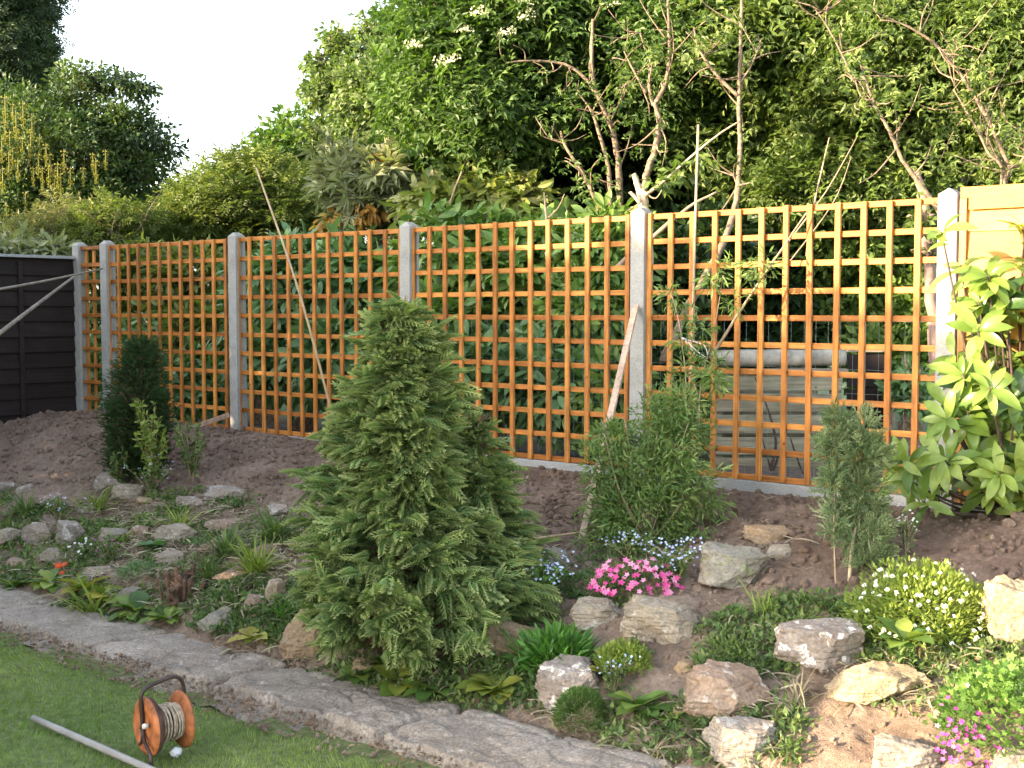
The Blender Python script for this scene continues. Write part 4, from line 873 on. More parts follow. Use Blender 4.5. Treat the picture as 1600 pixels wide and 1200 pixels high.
# ================================================================== FOREGROUND PLANTS
def cypress(base, apex_h, R, n, size, m, label, lean=(0, 0), tm=TFr, name='cypress_tree', gaps=0, prof=None, upb=.9, trunk_r=.03, jag=.18, seed=1, zlow=.02, elx=1.0):
    r = empty(name, tuple(base), label, 'conifer'); rg = np.random.default_rng(seed)
    base = np.asarray(base, float); ap = base+np.array([lean[0], lean[1], apex_h])
    link('trunk', tubes('trunk', [([base-np.array([0, 0, .05]), (base+ap)/2+rv(1, .01)[0], ap], [trunk_r, trunk_r*.6, .004])], 7), M['bark'], r)
    prof = prof or (lambda h: (1-h)**.8)
    # branches, each carrying clumps of sprays
    f = Fol(); fb = Fol(); nb = n//14
    hb = rg.random(nb)**1.25*.97+zlow; az = rg.random(nb)*2*PI
    lump = 1+jag*(vn(np.cos(az)*1.6+hb*5, np.sin(az)*1.6, seed*1.7)+vn(np.cos(az)*4, np.sin(az)*4+hb*9, seed))
    tipr = R*np.array([prof(h) for h in hb])*lump*rg.uniform(.80, 1.08, nb)
    br = []
    for h, a, tr in zip(hb, az, tipr):
        ax = base+(ap-base)*h; d = np.array([math.cos(a)*elx, math.sin(a), 0]); rise = (.15+.55*h)*tr*upb
        t0 = ax; t1 = ax+d*tr+np.array([0, 0, rise]); br.append(([t0, (t0+t1)/2+np.array([0, 0, -.03*tr]), t1], [.006, .004, .0015]))
        k = max(6, int(14*(.5+tr/R))); u = 1-rg.random(k)**1.6*.62; pos = t0+(t1-t0)*u[:, None]+rg.normal(0, .030+.03*size, (k, 3))*np.array([1, 1, .8])
        D = nrm(np.tile(d+np.array([0, 0, .30*upb]), (k, 1))+rg.normal(0, .42, (k, 3))); N = np.array([0, 0, 1.])+d*.25+rg.normal(0, .35, (k, 3))
        tn = np.clip(.5*rg.random()+.5*rg.random(k), 0, 1); alt = rg.random(k) < .5; sz = size*rg.uniform(.6, 1.3, k); D[:, 2] -= (.25*rg.random(k))*(h < .6)
        f.add(tm, pos[alt], D[alt], N[alt], sz[alt], tn[alt])
        if name == 'cypress_tree':
            f.add(TFr3, pos[~alt], D[~alt], N[~alt], sz[~alt]*1.1, tn[~alt])
            if rg.random() < .5: ub = rg.random(3)*.5+.1; fb.add(TFr3, t0+(t1-t0)*ub[:, None], np.tile(d, (3, 1))+rg.normal(0, .5, (3, 3)), rg.normal(0, 1, (3, 3)), size*.8, rg.random(3))
        else: f.add(tm, pos[~alt], D[~alt], N[~alt], sz[~alt], tn[~alt])
    # leader sprays at the tip
    k = 40; pos = ap-np.outer(rg.random(k), ap-base)*.14+rg.normal(0, .012, (k, 3)); f.add(tm, pos, rg.normal(0, .5, (k, 3))+np.array([0, 0, 1.1]), rg.normal(0, 1, (k, 3)), size*.75, rg.random(k))
    link('branches', tubes('branches', br, 4, k=2), M['bark'], r); link('foliage', f.mesh('foliage'), m, r)
    if fb.n: link('withered_sprays', fb.mesh('withered_sprays'), M['dleaf'], r)
    return r
g = gr(632, 1000); 
kk = pxm(g)
cypress(g, (1000-484)/kk*1.0, .405, 6600, .115, M['cyp'], 'tall green cypress in the centre of the rockery', lean=(-.02, .0), prof=lambda h: max(.0, (1-h))**.98+.03*(.92 if h < .12 else 1.0), seed=3, jag=.42)
g2 = gr(758, 945)
cypress(g2, (945-662)/pxm(g2), .21, 1900, .12, M['cyp'], 'shorter cypress growing against the right side of the tall one', lean=(-.10, .02), prof=lambda h: max(0, 1-h)**.7, seed=11, jag=.25)
g3 = gr(212, 745)
cypress(g3, (745-540)/pxm(g3), .225, 9000, .05, M['cyp2'], 'small dark rounded cypress at the left of the bed', prof=lambda h: (max(0, 1-h))**.55*(.72+.45*min(1, h/.35)), seed=5, tm=TFr2, upb=1.8, jag=.12, name='dwarf_cypress', lean=(.06, .03))

def dome_plant(name, label, cat, pos, rx, h, n, tm, size, m, flowers=None, up=.5, jit=.35, inner=.55, stems=None, par_name='foliage', droop=0., ry=None, group=None, leafup=1.0):
    pos = np.asarray(pos, float); ry = ry or rx
    u = nrm(rv(n)); u[:, 2] = np.abs(u[:, 2]); r = inner+(1-inner)*RNG.random(n)**.7; lum = 1+.16*vn(u[:, 0]*2.4+pos[0]*7, u[:, 1]*2.4, u[:, 2]*2.4)
    P = pos+(u[:, [0]]*rx*RT+u[:, [1]]*ry*FH_+u[:, [2]]*h*np.array([0, 0, 1.]))*(r*lum)[:, None]
    O = nrm(u[:, [0]]*RT+u[:, [1]]*FH_+u[:, [2]]*np.array([0, 0, 1.]))
    f = Fol(); f.add(tm, P, O+np.array([0, 0, up+droop])+rv(n, jit), np.array([0, 0, leafup])+O*.5+rv(n, .3), size*RNG.uniform(.6, 1.2, n), np.clip(.5*(.5+.5*vn(P[:, 0]*9, P[:, 1]*9, P[:, 2]*9))+.5*RNG.random(n), 0, 1))
    if flowers is None and stems is None:
        o = link(name, f.mesh(name), m, origin=tuple(pos)); tag(o, label, cat, group); return o
    r_ = empty(name, tuple(pos), label, cat, group); link(par_name, f.mesh(par_name), m, r_)
    if stems:
        k = stems; a = RNG.integers(0, n, k); link('stems', tubes('stems', [([pos+rv(1, .01)[0]*np.array([1, 1, 0]), pos*.4+P[i]*.6, P[i]], [.003, .0025, .0015]) for i in a], 4, k=3), M['twig'], r_)
    if flowers:
        fm, nf, fs, fmode = flowers
        if fmode == 'head':
            ff = Fol(); q = 16; a = RNG.random(q)*2*PI; rr = np.sqrt(RNG.random(q))*.5; ff.add(t_flower(4, .1), np.stack([np.cos(a)*rr, np.sin(a)*rr, .12*RNG.random(q)-.25*rr**2], 1), rv(q), np.array([0, 0, 1.])+rv(q, .35), .42, RNG.random(q))
        else:
            ff = Fol(); ff.add(t_flower(5 if fmode == 'five' else 8, .18), np.zeros((1, 3)), np.array([[1., 0, 0]]), np.array([[0, 0, 1.]]), 1.0, RNG.random(1))
        me = []
        for v_ in range(3):
            q_ = ff.mesh('flower'); q_.materials.append(fm)
            tt = np.full(len(q_.vertices), v_/2, np.float32)
            if fmode != 'head': q_.attributes['tint'].data.foreach_set('value', tt)
            me.append(q_)
        for i in range(nf):
            e1 = math.asin(RNG.uniform(.05, .97)); a1 = RNG.uniform(-1.5, 1.5); u1 = np.array([math.sin(a1)*math.cos(e1), -math.cos(a1)*math.cos(e1), math.sin(e1)])
            p = pos+(u1[0]*rx*RT+u1[1]*ry*FH_+u1[2]*h*np.array([0, 0, 1.]))*RNG.uniform(.95, 1.18)
            o = bpy.data.objects.new('flower', me[i % 3]); C.objects.link(o); o.parent = r_; o.location = Vector(p)-r_.location
            nn = Vector(u1[0]*RT*.5+u1[1]*FH_*.5+np.array([0, 0, .9])-FH_*.35+rv(1, .25)[0]); o.rotation_euler = nn.to_track_quat('Z', 'Y').to_euler(); s = fs*RNG.uniform(.75, 1.2); o.scale = (s, s, s)
    return r_
# leafy bush right of centre plus climber
g = gr(1010, 850); k = pxm(g)
db = float((g-CAM)@FW)
root = empty('leafy_bush', tuple(g), 'bushy narrow leaved shrub left of the mossy boulder, over the foot of the leaning plank', 'bush')
f = Fol(); crown(f, [(1000, 800, db+.1, 78, 42, .20, 66), (1010, 745, db+.15, 82, 48, .20, 84), (962, 690, db+.2, 42, 26, .12, 16), (1050, 685, db+.25, 56, 34, .14, 24), (1090, 770, db+.1, 34, 46, .12, 16), (930, 735, db+.1, 20, 40, .1, 9), (1015, 645, db+.25, 40, 30, .1, 9), (985, 845, db, 62, 18, .12, 20), (1085, 835, db, 34, 22, .1, 10), (1060, 640, db+.3, 40, 30, .1, 12)], TLn, .044, 52, .085, up=.5, droop=0.)
link('foliage', f.mesh('foliage'), M['jas'], root)
link('stems', tubes('stems', [([g+rv(1, .02)[0]*np.array([1, 1, 0]), g*.5+q*.5+rv(1, .03)[0], q], [.005, .004, .002]) for q in [at(RNG.uniform(930, 1080), RNG.uniform(650, 780), db+.15) for _ in range(26)]], 5, k=4), M['twig'], root)
root = empty('climbing_shrub', tuple(b1), 'wispy climber on the tall pale cane against the nearest trellis', 'climber')
f = Fol(); crown(f, [(1090, 600, 6.95, 40, 50, .08, 34), (1060, 670, 6.95, 45, 40, .09, 34), (1085, 520, 7.0, 30, 40, .05, 12), (1060, 460, 7.1, 22, 26, .05, 7), (1125, 430, 6.95, 36, 26, .05, 9), (1190, 420, 6.8, 24, 24, .05, 9), (1150, 470, 6.9, 20, 16, .04, 5), (1120, 590, 6.8, 20, 24, .05, 10), (1015, 690, 6.8, 30, 30, .08, 20)], TLn, .055, 16, .06, up=.4)
link('foliage', f.mesh('foliage'), M['jas'], root)
link('stems', tubes('stems', [L_([(1060, 790), (1065, 700), (1072, 600), (1060, 500), (1045, 450)], [6.4, 6.6, 6.9, 7.0, 7.1], 2, 1), L_([(1070, 790), (1090, 690), (1095, 600), (1115, 520), (1130, 430)], [6.4, 6.6, 6.9, 7, 6.95], 2, 1), L_([(1040, 790), (1030, 720), (1010, 680)], [6.3, 6.5, 6.8], 1.6, 1), L_([(1085, 600), (1092, 640), (1080, 720)], 6.85, 1.5, 1)], 5, wob=.2), M['twig'], root)
# two stemmed juniper
g = gr(1322, 905)
root = empty('juniper', tuple(g), 'thin blue green juniper with two bare stems, left of the white flowers', 'conifer')
dj = float((g-CAM)@FW)
link('stem', tubes('stem', [L_([(1306, 918), (1303, 830), (1304, 760), (1300, 690), (1305, 645)], [dj, dj, dj+.05, dj+.1, dj+.1], 2.2, 1)], 6), M['twig'], root)
link('stem', tubes('stem', [L_([(1326, 925), (1332, 850), (1345, 790), (1350, 720), (1350, 670)], [dj, dj, dj+.03, dj+.05, dj+.05], 4.2, 1.2)], 6), M['barkpale'], root)
f = Fol(); crown(f, [(1306, 695, dj+.1, 17, 40, .05, 24), (1354, 712, dj+.05, 26, 34, .06, 34), (1302, 760, dj+.05, 12, 30, .05, 14), (1350, 770, dj+.05, 24, 36, .07, 30), (1355, 835, dj, 34, 34, .08, 30), (1365, 880, dj, 34, 18, .08, 16), (1303, 815, dj, 10, 26, .04, 8), (1330, 800, dj+.05, 14, 30, .05, 8), (1310, 655, dj+.1, 10, 16, .03, 6), (1350, 660, dj+.05, 10, 14, .03, 6)], TFr2, .06, 16, .045, droop=.55, up=.2)
link('foliage', f.mesh('foliage'), M['junip'], root)
# glossy laurel at the right edge
gb = gr(1580, 808); dl = float((gb-CAM)@FW)
root = empty('glossy_laurel', tuple(gb), 'bright glossy leaved laurel bush in sun at the right edge, before the honey fence', 'bush')
WH = [(1545, 430, 15), (1600, 355, 10), (1530, 465, 13), (1590, 470, 13), (1560, 520, 15), (1600, 560, 15), (1535, 585, 16), (1510, 640, 15), (1585, 620, 16), (1555, 650, 16), (1600, 680, 16), (1530, 690, 16), (1480, 655, 13), (1470, 715, 14), (1500, 735, 15), (1435, 742, 12), (1560, 725, 16), (1590, 740, 14), (1540, 760, 12), (1455, 775, 9), (1620, 420, 12), (1625, 520, 14), (1630, 640, 14), (1625, 760, 12), (1575, 560, 12), (1515, 605, 10), (1610, 790, 8), (1500, 415, 8), (1560, 475, 12), (1570, 680, 14), (1540, 620, 12)]
f = Fol(); fd = Fol(); br = []
WH = WH+[(x+RNG.normal(0, 24), y+RNG.normal(0, 26), max(6, q-4)) for x, y, q in WH if y > 400]
for i, (px, py, q) in enumerate(WH):
    d = dl-.12+RNG.normal(0, .12); c = at(px, py, d); cen = at(1580, max(py+40, 500), dl)
    out = nrm(c-cen+np.array([0, 0, .12])+rv(1, .05)[0]-FH_*.12)
    a = nrm(np.cross(out, rv(1)[0])); b_ = np.cross(out, a); th = np.arange(q)*2.4
    D = np.outer(np.cos(th), a)+np.outer(np.sin(th), b_)+out*RNG.uniform(.0, 1.3, (q, 1))+rv(q, .28); ps = c-out*RNG.uniform(0, .09, (q, 1))
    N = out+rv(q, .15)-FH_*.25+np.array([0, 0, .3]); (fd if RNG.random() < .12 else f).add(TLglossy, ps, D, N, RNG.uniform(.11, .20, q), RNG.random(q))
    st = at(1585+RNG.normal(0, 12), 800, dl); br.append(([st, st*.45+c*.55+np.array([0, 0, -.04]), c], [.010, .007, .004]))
link('leaves', f.mesh('leaves', True), M['photin'], root); link('shade_toned_leaves', fd.mesh('shade_toned_leaves', True), M['photdk'], root); link('stems', tubes('stems', br, 6), M['barkdark'], root)

# small plants by the dwarf cypress
def spray_plant(name, label, cat, px, py, hpx, wpx, n, m, tm=TS, size=.035, nst=7, flowers=None, lean=.5):
    g = gr(px, py); k = pxm(g); r = empty(name, tuple(g), label, cat); st = []; f = Fol()
    for i in range(nst):
        a = RNG.random()*2*PI; e = g+np.array([math.cos(a), math.sin(a), 0])*wpx/k*RNG.uniform(.2, .9)*.8+np.array([0, 0, hpx/k*RNG.uniform(.55, 1.0)])
        mid = (g+e)/2+np.array([0, 0, hpx/k*.12]); st.append(([g, mid, e], [.0035, .0025, .0012]))
        q = n//nst; t = .2+.8*RNG.random(q); pos = g*((1-t)**2)[:, None]+2*mid*(t*(1-t))[:, None]+e*(t**2)[:, None]
        f.add(tm, pos, rv(q, .7)+np.array([0, 0, .35]), np.array([0, 0, 1.])+rv(q, .4), size*RNG.uniform(.6, 1.2, q), RNG.random(q))
        st_tip = e
        if flowers:
            fm, per_, fs = flowers
            for _ in range(per_):
                ff = Fol(); ff.add(t_flower(5, .1), np.zeros((1, 3)), np.array([[1., 0, 0]]), np.array([[0, 0, 1.]]), 1.0, RNG.random(1)); me = ff.mesh('flower'); me.materials.append(fm)
                o = bpy.data.objects.new('flower', me); C.objects.link(o); o.parent = r; p = e+rv(1, .022)[0]+np.array([0, 0, .012]); o.location = Vector(p)-r.location
                nn = Vector(np.array([0, 0, .8])-FH_*.6+rv(1, .3)[0]); o.rotation_euler = nn.to_track_quat('Z', 'Y').to_euler(); s = fs*RNG.uniform(.8, 1.2); o.scale = (s, s, s)
    link('stems', tubes('stems', st, 4, k=3), M['weed'] if False else M['twig'], r); link('foliage', f.mesh('foliage'), m, r); return r
spray_plant('leafy_shrublet', 'light green leafy shoots growing in front of the small dark cypress', 'shrub', 240, 772, 150, 40, 560, M['weedl'], size=.05, nst=14)
spray_plant('leafy_shrublet', 'small leafy shrub at the lower left of the small dark cypress', 'shrub', 183, 768, 75, 30, 300, M['weed'], size=.045, nst=10)
spray_plant('leafy_shrublet', 'open green weed clump on the soil right of the small dark cypress', 'shrub', 300, 758, 105, 40, 460, M['weed'], size=.045, nst=12)
FB = (M['blue'], 5, .013)
spray_plant('forget_me_not', 'blue flowers below the small dark cypress', 'flower', 235, 775, 55, 60, 260, M['weed'], size=.035, nst=14, flowers=(M['blue'], 2, .015))
spray_plant('forget_me_not', 'few pale blue flowers above the row of grey rocks at the left', 'flower', 95, 815, 40, 60, 240, M['weed'], size=.03, nst=12, flowers=(M['blue'], 2, .014))
spray_plant('forget_me_not', 'dense blue flowers at the right skirt of the tall cypress', 'flower', 765, 965, 80, 75, 700, M['weed'], size=.03, nst=20, flowers=(M['blue'], 5, .016))
spray_plant('forget_me_not', 'blue flowers around the small brown stone', 'flower', 850, 945, 70, 70, 640, M['mat'], size=.032, nst=20, flowers=(M['blue'], 5, .016))
spray_plant('forget_me_not', 'pale blue flowers between the pink flowers and the mossy boulder', 'flower', 1055, 915, 62, 55, 600, M['weed'], size=.03, nst=20, flowers=(M['blue'], 5, .015))
spray_plant('forget_me_not', 'pale blue flowers under the leafy bush', 'flower', 985, 880, 40, 60, 400, M['weed'], size=.03, nst=16, flowers=(M['blue'], 3, .014))
spray_plant('forget_me_not', 'few blue flowers over the primroses beside the moss cushion', 'flower', 960, 1085, 60, 34, 200, M['weed'], size=.03, nst=9, flowers=(M['blue'], 2, .012))
spray_plant('white_flower', 'small clump of white flowers among the left rocks', 'flower', 130, 872, 22, 26, 160, M['weed'], size=.03, nst=8, flowers=(M['white'], 2, .022))
spray_plant('pink_flower', 'loose small mauve flowers in the left rockery', 'flower', 175, 880, 40, 45, 220, M['weed'], size=.03, nst=12, flowers=(M['purple'], 1, .016))
spray_plant('woolly_plant', 'pale flowered spindly plant beside the white flower mound, near the laurel', 'flower', 1415, 870, 70, 36, 150, M['junip'], size=.03, nst=12, flowers=(M['white'], 2, .013))
# cushions and mounds
def dp(name, label, cat, px, py, wpx, hpx, n, tm, size, m, **kw):
    g = gr(px, py); k = pxm(g); return dome_plant(name, label, cat, g, wpx/k, hpx/k, n, tm, size, m, **kw)
dp('pink_aubrieta', 'mound of bright pink flowers above the large angular beige boulder', 'flower', 990, 925, 72, 50, 1500, TS, .018, M['weed'], flowers=(M['pink'], 100, .036, 'five'), ry=.11)
dp('candytuft', 'light green mound topped with white flower heads at the right', 'flower', 1440, 985, 118, 112, 6500, TL, .026, M['weedl'], flowers=(M['white'], 90, .018, 'head'), ry=.25, jit=.45)
dp('moss_cushion', 'round tight moss cushion in front of the grey white boulder', 'moss', 908, 1130, 42, 52, 4500, TSn, .016, M['moss'], inner=.85, ry=.11, up=.3)
dp('geranium_plant', 'rounded leaved bush with a few pink blooms in the bottom right corner', 'bush', 1560, 1150, 100, 120, 1800, t_flower(5, .05), .032, M['geran'], flowers=(M['pink'], 14, .022, 'five'), ry=.25, leafup=1.4)
dp('purple_aubrieta', 'magenta flowers spilling below the rounded leaved bush', 'flower', 1510, 1185, 48, 75, 700, TS, .016, M['weed'], flowers=(M['purple'], 70, .020, 'five'), ry=.10)
dp('sedum_mound', 'small yellow green leafy mound between the boulders', 'plant', 975, 1042, 45, 38, 1500, TS, .020, M['weedl'], ry=.12)
dp('strap_leaved_plant', 'bright green spiky leaved clump left of the beige boulders', 'plant', 868, 1038, 66, 48, 800, TLn, .075, M['mat'], ry=.16, inner=.2, jit=.3, up=.35)
dp('grey_green_mound', 'low grey green cushion left of the dead stump', 'plant', 218, 900, 36, 22, 900, TSn, .022, M['rhod'], ry=.14)
dp('trailing_weed', 'straggly weed patch right of the large angular boulder', 'weed', 1150, 1020, 62, 24, 420, TS, .024, M['weed'], ry=.2, inner=.2)
# rosettes
def rosette(px, py, wpx, m, label, n=14, name='primrose_plant', cat='plant', tm=TLw, el=(.15, .9), parts=None):
    g = gr(px, py); k = pxm(g); L = wpx/k; th = np.arange(n)*2.4+RNG.random()*6; e = RNG.uniform(el[0], el[1], n)
    D = np.stack([np.cos(th)*np.cos(e), np.sin(th)*np.cos(e), np.sin(e)], 1); N = np.stack([-np.cos(th)*np.sin(e), -np.sin(th)*np.sin(e), np.cos(e)], 1)+rv(n, .18)
    f = Fol(); f.add(tm, g+D*L*.06+np.array([0, 0, .01]), D, N, L*RNG.uniform(.6, 1.1, n), RNG.random(n)); o = link(name, f.mesh(name, True), m, origin=tuple(g)); tag(o, label, cat, 'leafy rosettes along the path'); return o
for a in [(560, 1062, 46, M['prim'], 'leafy rosette at the path edge below the tall cypress, left one'), (625, 1072, 52, M['primy'], 'yellow edged rosette in the middle of the row below the tall cypress'), (672, 1082, 48, M['prim'], 'dark green rosette in the row below the tall cypress'), (605, 1045, 40, M['prim'], 'smaller rosette tucked behind the row below the tall cypress'),
          (775, 1085, 62, M['primy'], 'large yellowing rosette left of the grey white boulder', 24), (1000, 1110, 58, M['prim'], 'broad leaved rosette right of the moss cushion'), (1045, 1128, 42, M['prim'], 'broad leaf clump left of the wedge shaped boulder'), (950, 1060, 46, M['primy'], 'light green rosette behind the moss cushion'),
          (215, 960, 50, M['prim'], 'green rosette below the dead stump beside the path'), (262, 972, 46, M['prim'], 'broad green rosette right below the dead stump'), (130, 925, 46, M['primy'], 'yellow green rosette at the path edge under the orange flowers'), (80, 915, 40, M['prim'], 'green rosette left of the yellow green one near the left edge'), (165, 935, 44, M['primy'], 'yellowing rosette next to the dull grey rock'), (22, 920, 38, M['prim'], 'dark rosette at the far left path edge'),
          (395, 1000, 38, M['primy'], 'light rosette alone between the dark grey rock and brown block'), (235, 860, 30, M['rhod'], 'small blue green upright leaves in the left rockery')]:
    rosette(a[0], a[1], a[2], a[3], a[4], a[5] if len(a) > 5 else 14)
g = gr(1412, 1045); 
r = rosette(1412, 1048, 58, M['prim'], 'pale green foxglove rosette on the long yellow rock', 12, 'foxglove_plant', tm=TLw, el=(.3, 1.1))
r.location.z += .10
# poppies
root = empty('orange_flowers', tuple(gr(115, 905)), 'orange red daisies near the left path edge', 'flower')
ff = Fol(); ff.add(t_flower(9, .12), np.zeros((1, 3)), np.array([[1., 0, 0]]), np.array([[0, 0, 1.]]), .055, np.array([.5])); ff.add(t_flower(9, .2), np.array([[0, 0, .004]]), np.array([[.9, .3, 0]]), np.array([[0, 0, 1.]]), .035, np.array([1.]))
fm = ff.mesh('flower'); fm.materials.append(M['red']); dd = float((gr(115, 905)-CAM)@FW); st = []
for px, py in [(91, 884), (98, 895), (147, 893), (101, 882)]:
    p = at(px, py, dd); o = bpy.data.objects.new('flower', fm); C.objects.link(o); o.parent = root; o.location = Vector(p)-root.location; o.rotation_euler = Vector(np.array([0, 0, .8])-FH_*.6+rv(1, .2)[0]).to_track_quat('Z', 'Y').to_euler()
    st.append(([gr(115, 908), gr(115, 908)*.5+p*.5, p], [.002]*3))
link('stems', tubes('stems', st, 4), M['mat'], root)
# grassy tufts with long strap leaves
def tuft(px, py, L, n, m, label, spread=.8, name='grass_tuft', w=1.0):
    g = gr(px, py); k = pxm(g); f = Fol()
    for T_ in STR:
        q = n//3; th = RNG.random(q)*2*PI; e = RNG.uniform(.3, 1.25, q); D = np.stack([np.cos(th)*np.cos(e)*spread, np.sin(th)*np.cos(e)*spread, np.sin(e)], 1)
        f.add(T_, g+rv(q, .02)*np.array([1, 1, .1]), D, np.array([0, 0, 1.])+rv(q, .2), L/k*RNG.uniform(.5, 1.1, q), RNG.random(q))
    o = link(name, f.mesh(name), m, origin=tuple(g)); tag(o, label, 'grass', 'tufts of long leaves in the rockery'); return o
for a in [(150, 800, 60, 60, 'weedl', 'green tuft beside the upright pale grey rock'), (40, 805, 55, 90, 'weed', 'grass tuft above the leftmost rocks'), (280, 830, 60, 60, 'weedl', 'tuft of flopped leaves right of the flat gravelly stone'), (430, 845, 75, 110, 'weed', 'dark tuft of long leaves left of the tall cypress'), (355, 870, 75, 90, 'weed', 'tuft of flopped leaves below the pinkish rocks'),
          (400, 900, 80, 100, 'weedl', 'pale tuft of bent leaves above the brown block'), (150, 960, 90, 36, 'weedl', 'long bent leaves trailing across the path at the left'), (445, 965, 60, 60, 'mat', 'tuft of thin blades hanging over the brown block'), (330, 905, 60, 60, 'weed', 'tuft just right of the dead stump'), (1480, 1010, 90, 40, 'weedl', 'tuft of long pale leaves at the foot of the white flower mound'),
          (1250, 1100, 70, 24, 'straw', 'dry bent leaves right of the wedge shaped boulder'), (960, 1160, 50, 18, 'mat', 'sparse blades by the path right of the moss cushion'), (1020, 1190, 50, 26, 'straw', 'dry curled leaves at the bottom by the paving end'), (1190, 960, 70, 24, 'weedl', 'bent grass between the mossy and lichen boulders'), (860, 965, 50, 60, 'weed', 'grass among the blue flowers')]:
    tuft(a[0], a[1], a[2], a[3], M[a[4]], a[5])
# arching flower stem at the right
p0 = gr(1500, 1030); d0 = float((p0-CAM)@FW)
stick('arching_stem', [p0, at(1470, 985, d0), at(1420, 945, d0-.02), at(1370, 932, d0-.05), at(1328, 930, d0-.08)], [.004, .004, .0035, .003, .002], M['weedl'], 'long pale arching stem over the front of the white flower mound', 'stem', sides=5)
# dead stump
g = gr(280, 935); k = pxm(g); root = empty('dead_stump', tuple(g), 'dead brown cut shrub stump in the left rockery', 'stump'); st = []
for i in range(26):
    a = RNG.random()*2*PI; rr = RNG.uniform(0, 28/k); h = RNG.uniform(20, 55)/k; p = g+np.array([math.cos(a)*rr, math.sin(a)*rr, -.02]); q = p+np.array([math.cos(a)*rr*.5, math.sin(a)*rr*.5, h]); st.append(([p, (p+q)/2, q], [.018*RNG.uniform(.4, 1)]*3))
link('cut_stems', tubes('cut_stems', st, 7, wob=.25, lump=.1, k=3), plain('dead_stump_wood', (.13, .075, .05), .9, 0, .5, 40, .6), root)
f = Fol(); n = 140; f.add(TSn, g+rv(n, .05)+np.array([0, 0, .05]), rv(n)+np.array([0, 0, -.4]), rv(n), RNG.uniform(.02, .06, n), RNG.random(n)); link('dead_leaves', f.mesh('dead_leaves'), M['dleaf'], root)

# ---- uncountable ground cover
def ray_scatter(boxes_):
    P = []
    for (x0, y0, x1, y1, n) in boxes_:
        # sample pixels then drop them on the ground (vectorised march)
        px = RNG.uniform(x0, x1, n); py = RNG.uniform(y0, y1, n)
        D = FW+RT*((px-800)/FPX)[:, None]-UP*((py-600)/FPX)[:, None]; t = np.full(n, 2.5); act = np.ones(n, bool)
        for _ in range(700):
            Q = CAM+D*t[:, None]; act = Q[:, 2] > H(Q[:, 0], Q[:, 1])
            if not act.any(): break
            t = t+np.where(act, .018, 0)
        P.append(Q[(Q[:, 1] < -.1) & (Q[:, 1] > -2.72)])
    P = np.concatenate(P); P[:, 2] = soil_z(P[:, 0], P[:, 1]); return P
P = ray_scatter([(0, 775, 480, 1000, 3300), (0, 765, 330, 850, 1300), (330, 870, 470, 1010, 500), (700, 900, 1000, 1040, 900), (1090, 930, 1260, 1060, 480), (480, 1040, 900, 1120, 420), (200, 960, 480, 1040, 350), (880, 1110, 1250, 1200, 260), (860, 1080, 1500, 1200, 260), (1240, 930, 1420, 1040, 500), (520, 1000, 860, 1100, 500), (900, 800, 1130, 900, 300), (1400, 960, 1600, 1060, 400)])
msk = vn(P[:, 0]*3, P[:, 1]*3, 5)+.35*vn(P[:, 0]*9, P[:, 1]*9, 5) > -.12; P = P[msk]
f = Fol()
q = 5; Pi = np.repeat(P, q, 0); n = len(Pi); f.add(TS, Pi+rv(n, .018)*np.array([1, 1, .2])+np.array([0, 0, .012])*RNG.random((n, 1))*1.5, rv(n, .8)+np.array([0, 0, .35]), np.array([0, 0, 1.])+rv(n, .35), RNG.uniform(.016, .046, n), np.clip(.5+.35*vn(Pi[:, 0]*5, Pi[:, 1]*5)+.25*RNG.normal(0, 1, n), 0, 1))
o = link('ground_cover_weeds', f.mesh('ground_cover_weeds'), M['weed']); tag(o, 'low creeping weeds between the rocks', 'weeds', kind='stuff')
P2 = P[RNG.random(len(P)) < .42]; f = Fol(); n = len(P2)*4; Pi = np.repeat(P2, 4, 0); th = RNG.random(n)*2*PI
f.add(STR[1], Pi+rv(n, .012)*np.array([1, 1, 0]), np.stack([np.cos(th), np.sin(th), RNG.uniform(.2, 1.6, n)], 1), np.array([0, 0, 1.])+rv(n, .2), RNG.uniform(.03, .10, n), RNG.random(n))
o = link('wild_grass', f.mesh('wild_grass'), M['weed']); tag(o, 'thin wild grass blades scattered over the rockery', 'grass', kind='stuff')
# straw and dead leaves
P = ray_scatter([(180, 790, 480, 960, 3400), (0, 780, 300, 960, 1100), (520, 1020, 760, 1090, 260), (330, 970, 500, 1050, 260), (860, 1100, 1240, 1200, 500), (1080, 950, 1500, 1110, 520), (1050, 740, 1300, 900, 160), (1440, 1010, 1580, 1060, 120), (800, 740, 930, 880, 60)])
n = len(P); th = RNG.random(n)*2*PI; f = Fol(); f.add(t_strap(6, .085, .5), P+np.array([0, 0, .014]), np.stack([np.cos(th), np.sin(th), RNG.uniform(-.05, .45, n)], 1), np.array([0, 0, 1.])+rv(n, .3), RNG.uniform(.03, .13, n), RNG.random(n))
o = link('dry_straw', f.mesh('dry_straw'), M['straw']); tag(o, 'dry straw and cut stalks littering the bed', 'straw', kind='stuff')
P = ray_scatter([(330, 960, 480, 1060, 500), (520, 1040, 700, 1100, 300), (640, 1080, 900, 1140, 260), (860, 1100, 1240, 1200, 420), (180, 800, 480, 980, 300), (1240, 960, 1600, 1100, 200)])
Q = np.stack([RNG.uniform(-4.6, 1, 900), -3.08+RNG.normal(0, .045, 900)-.02, 0*RNG.random(900)-.690], 1); P = np.concatenate([P, Q])
n = len(P); f = Fol(); f.add(TS, P+np.array([0, 0, .012]), rv(n)*np.array([1, 1, .3]), np.array([0, 0, 1.])+rv(n, .5), RNG.uniform(.010, .034, n), RNG.random(n))
o = link('leaf_litter', f.mesh('leaf_litter'), M['dleaf']); tag(o, 'brown dead leaves in the bed and along the lawn edge', 'leaf litter', kind='stuff')
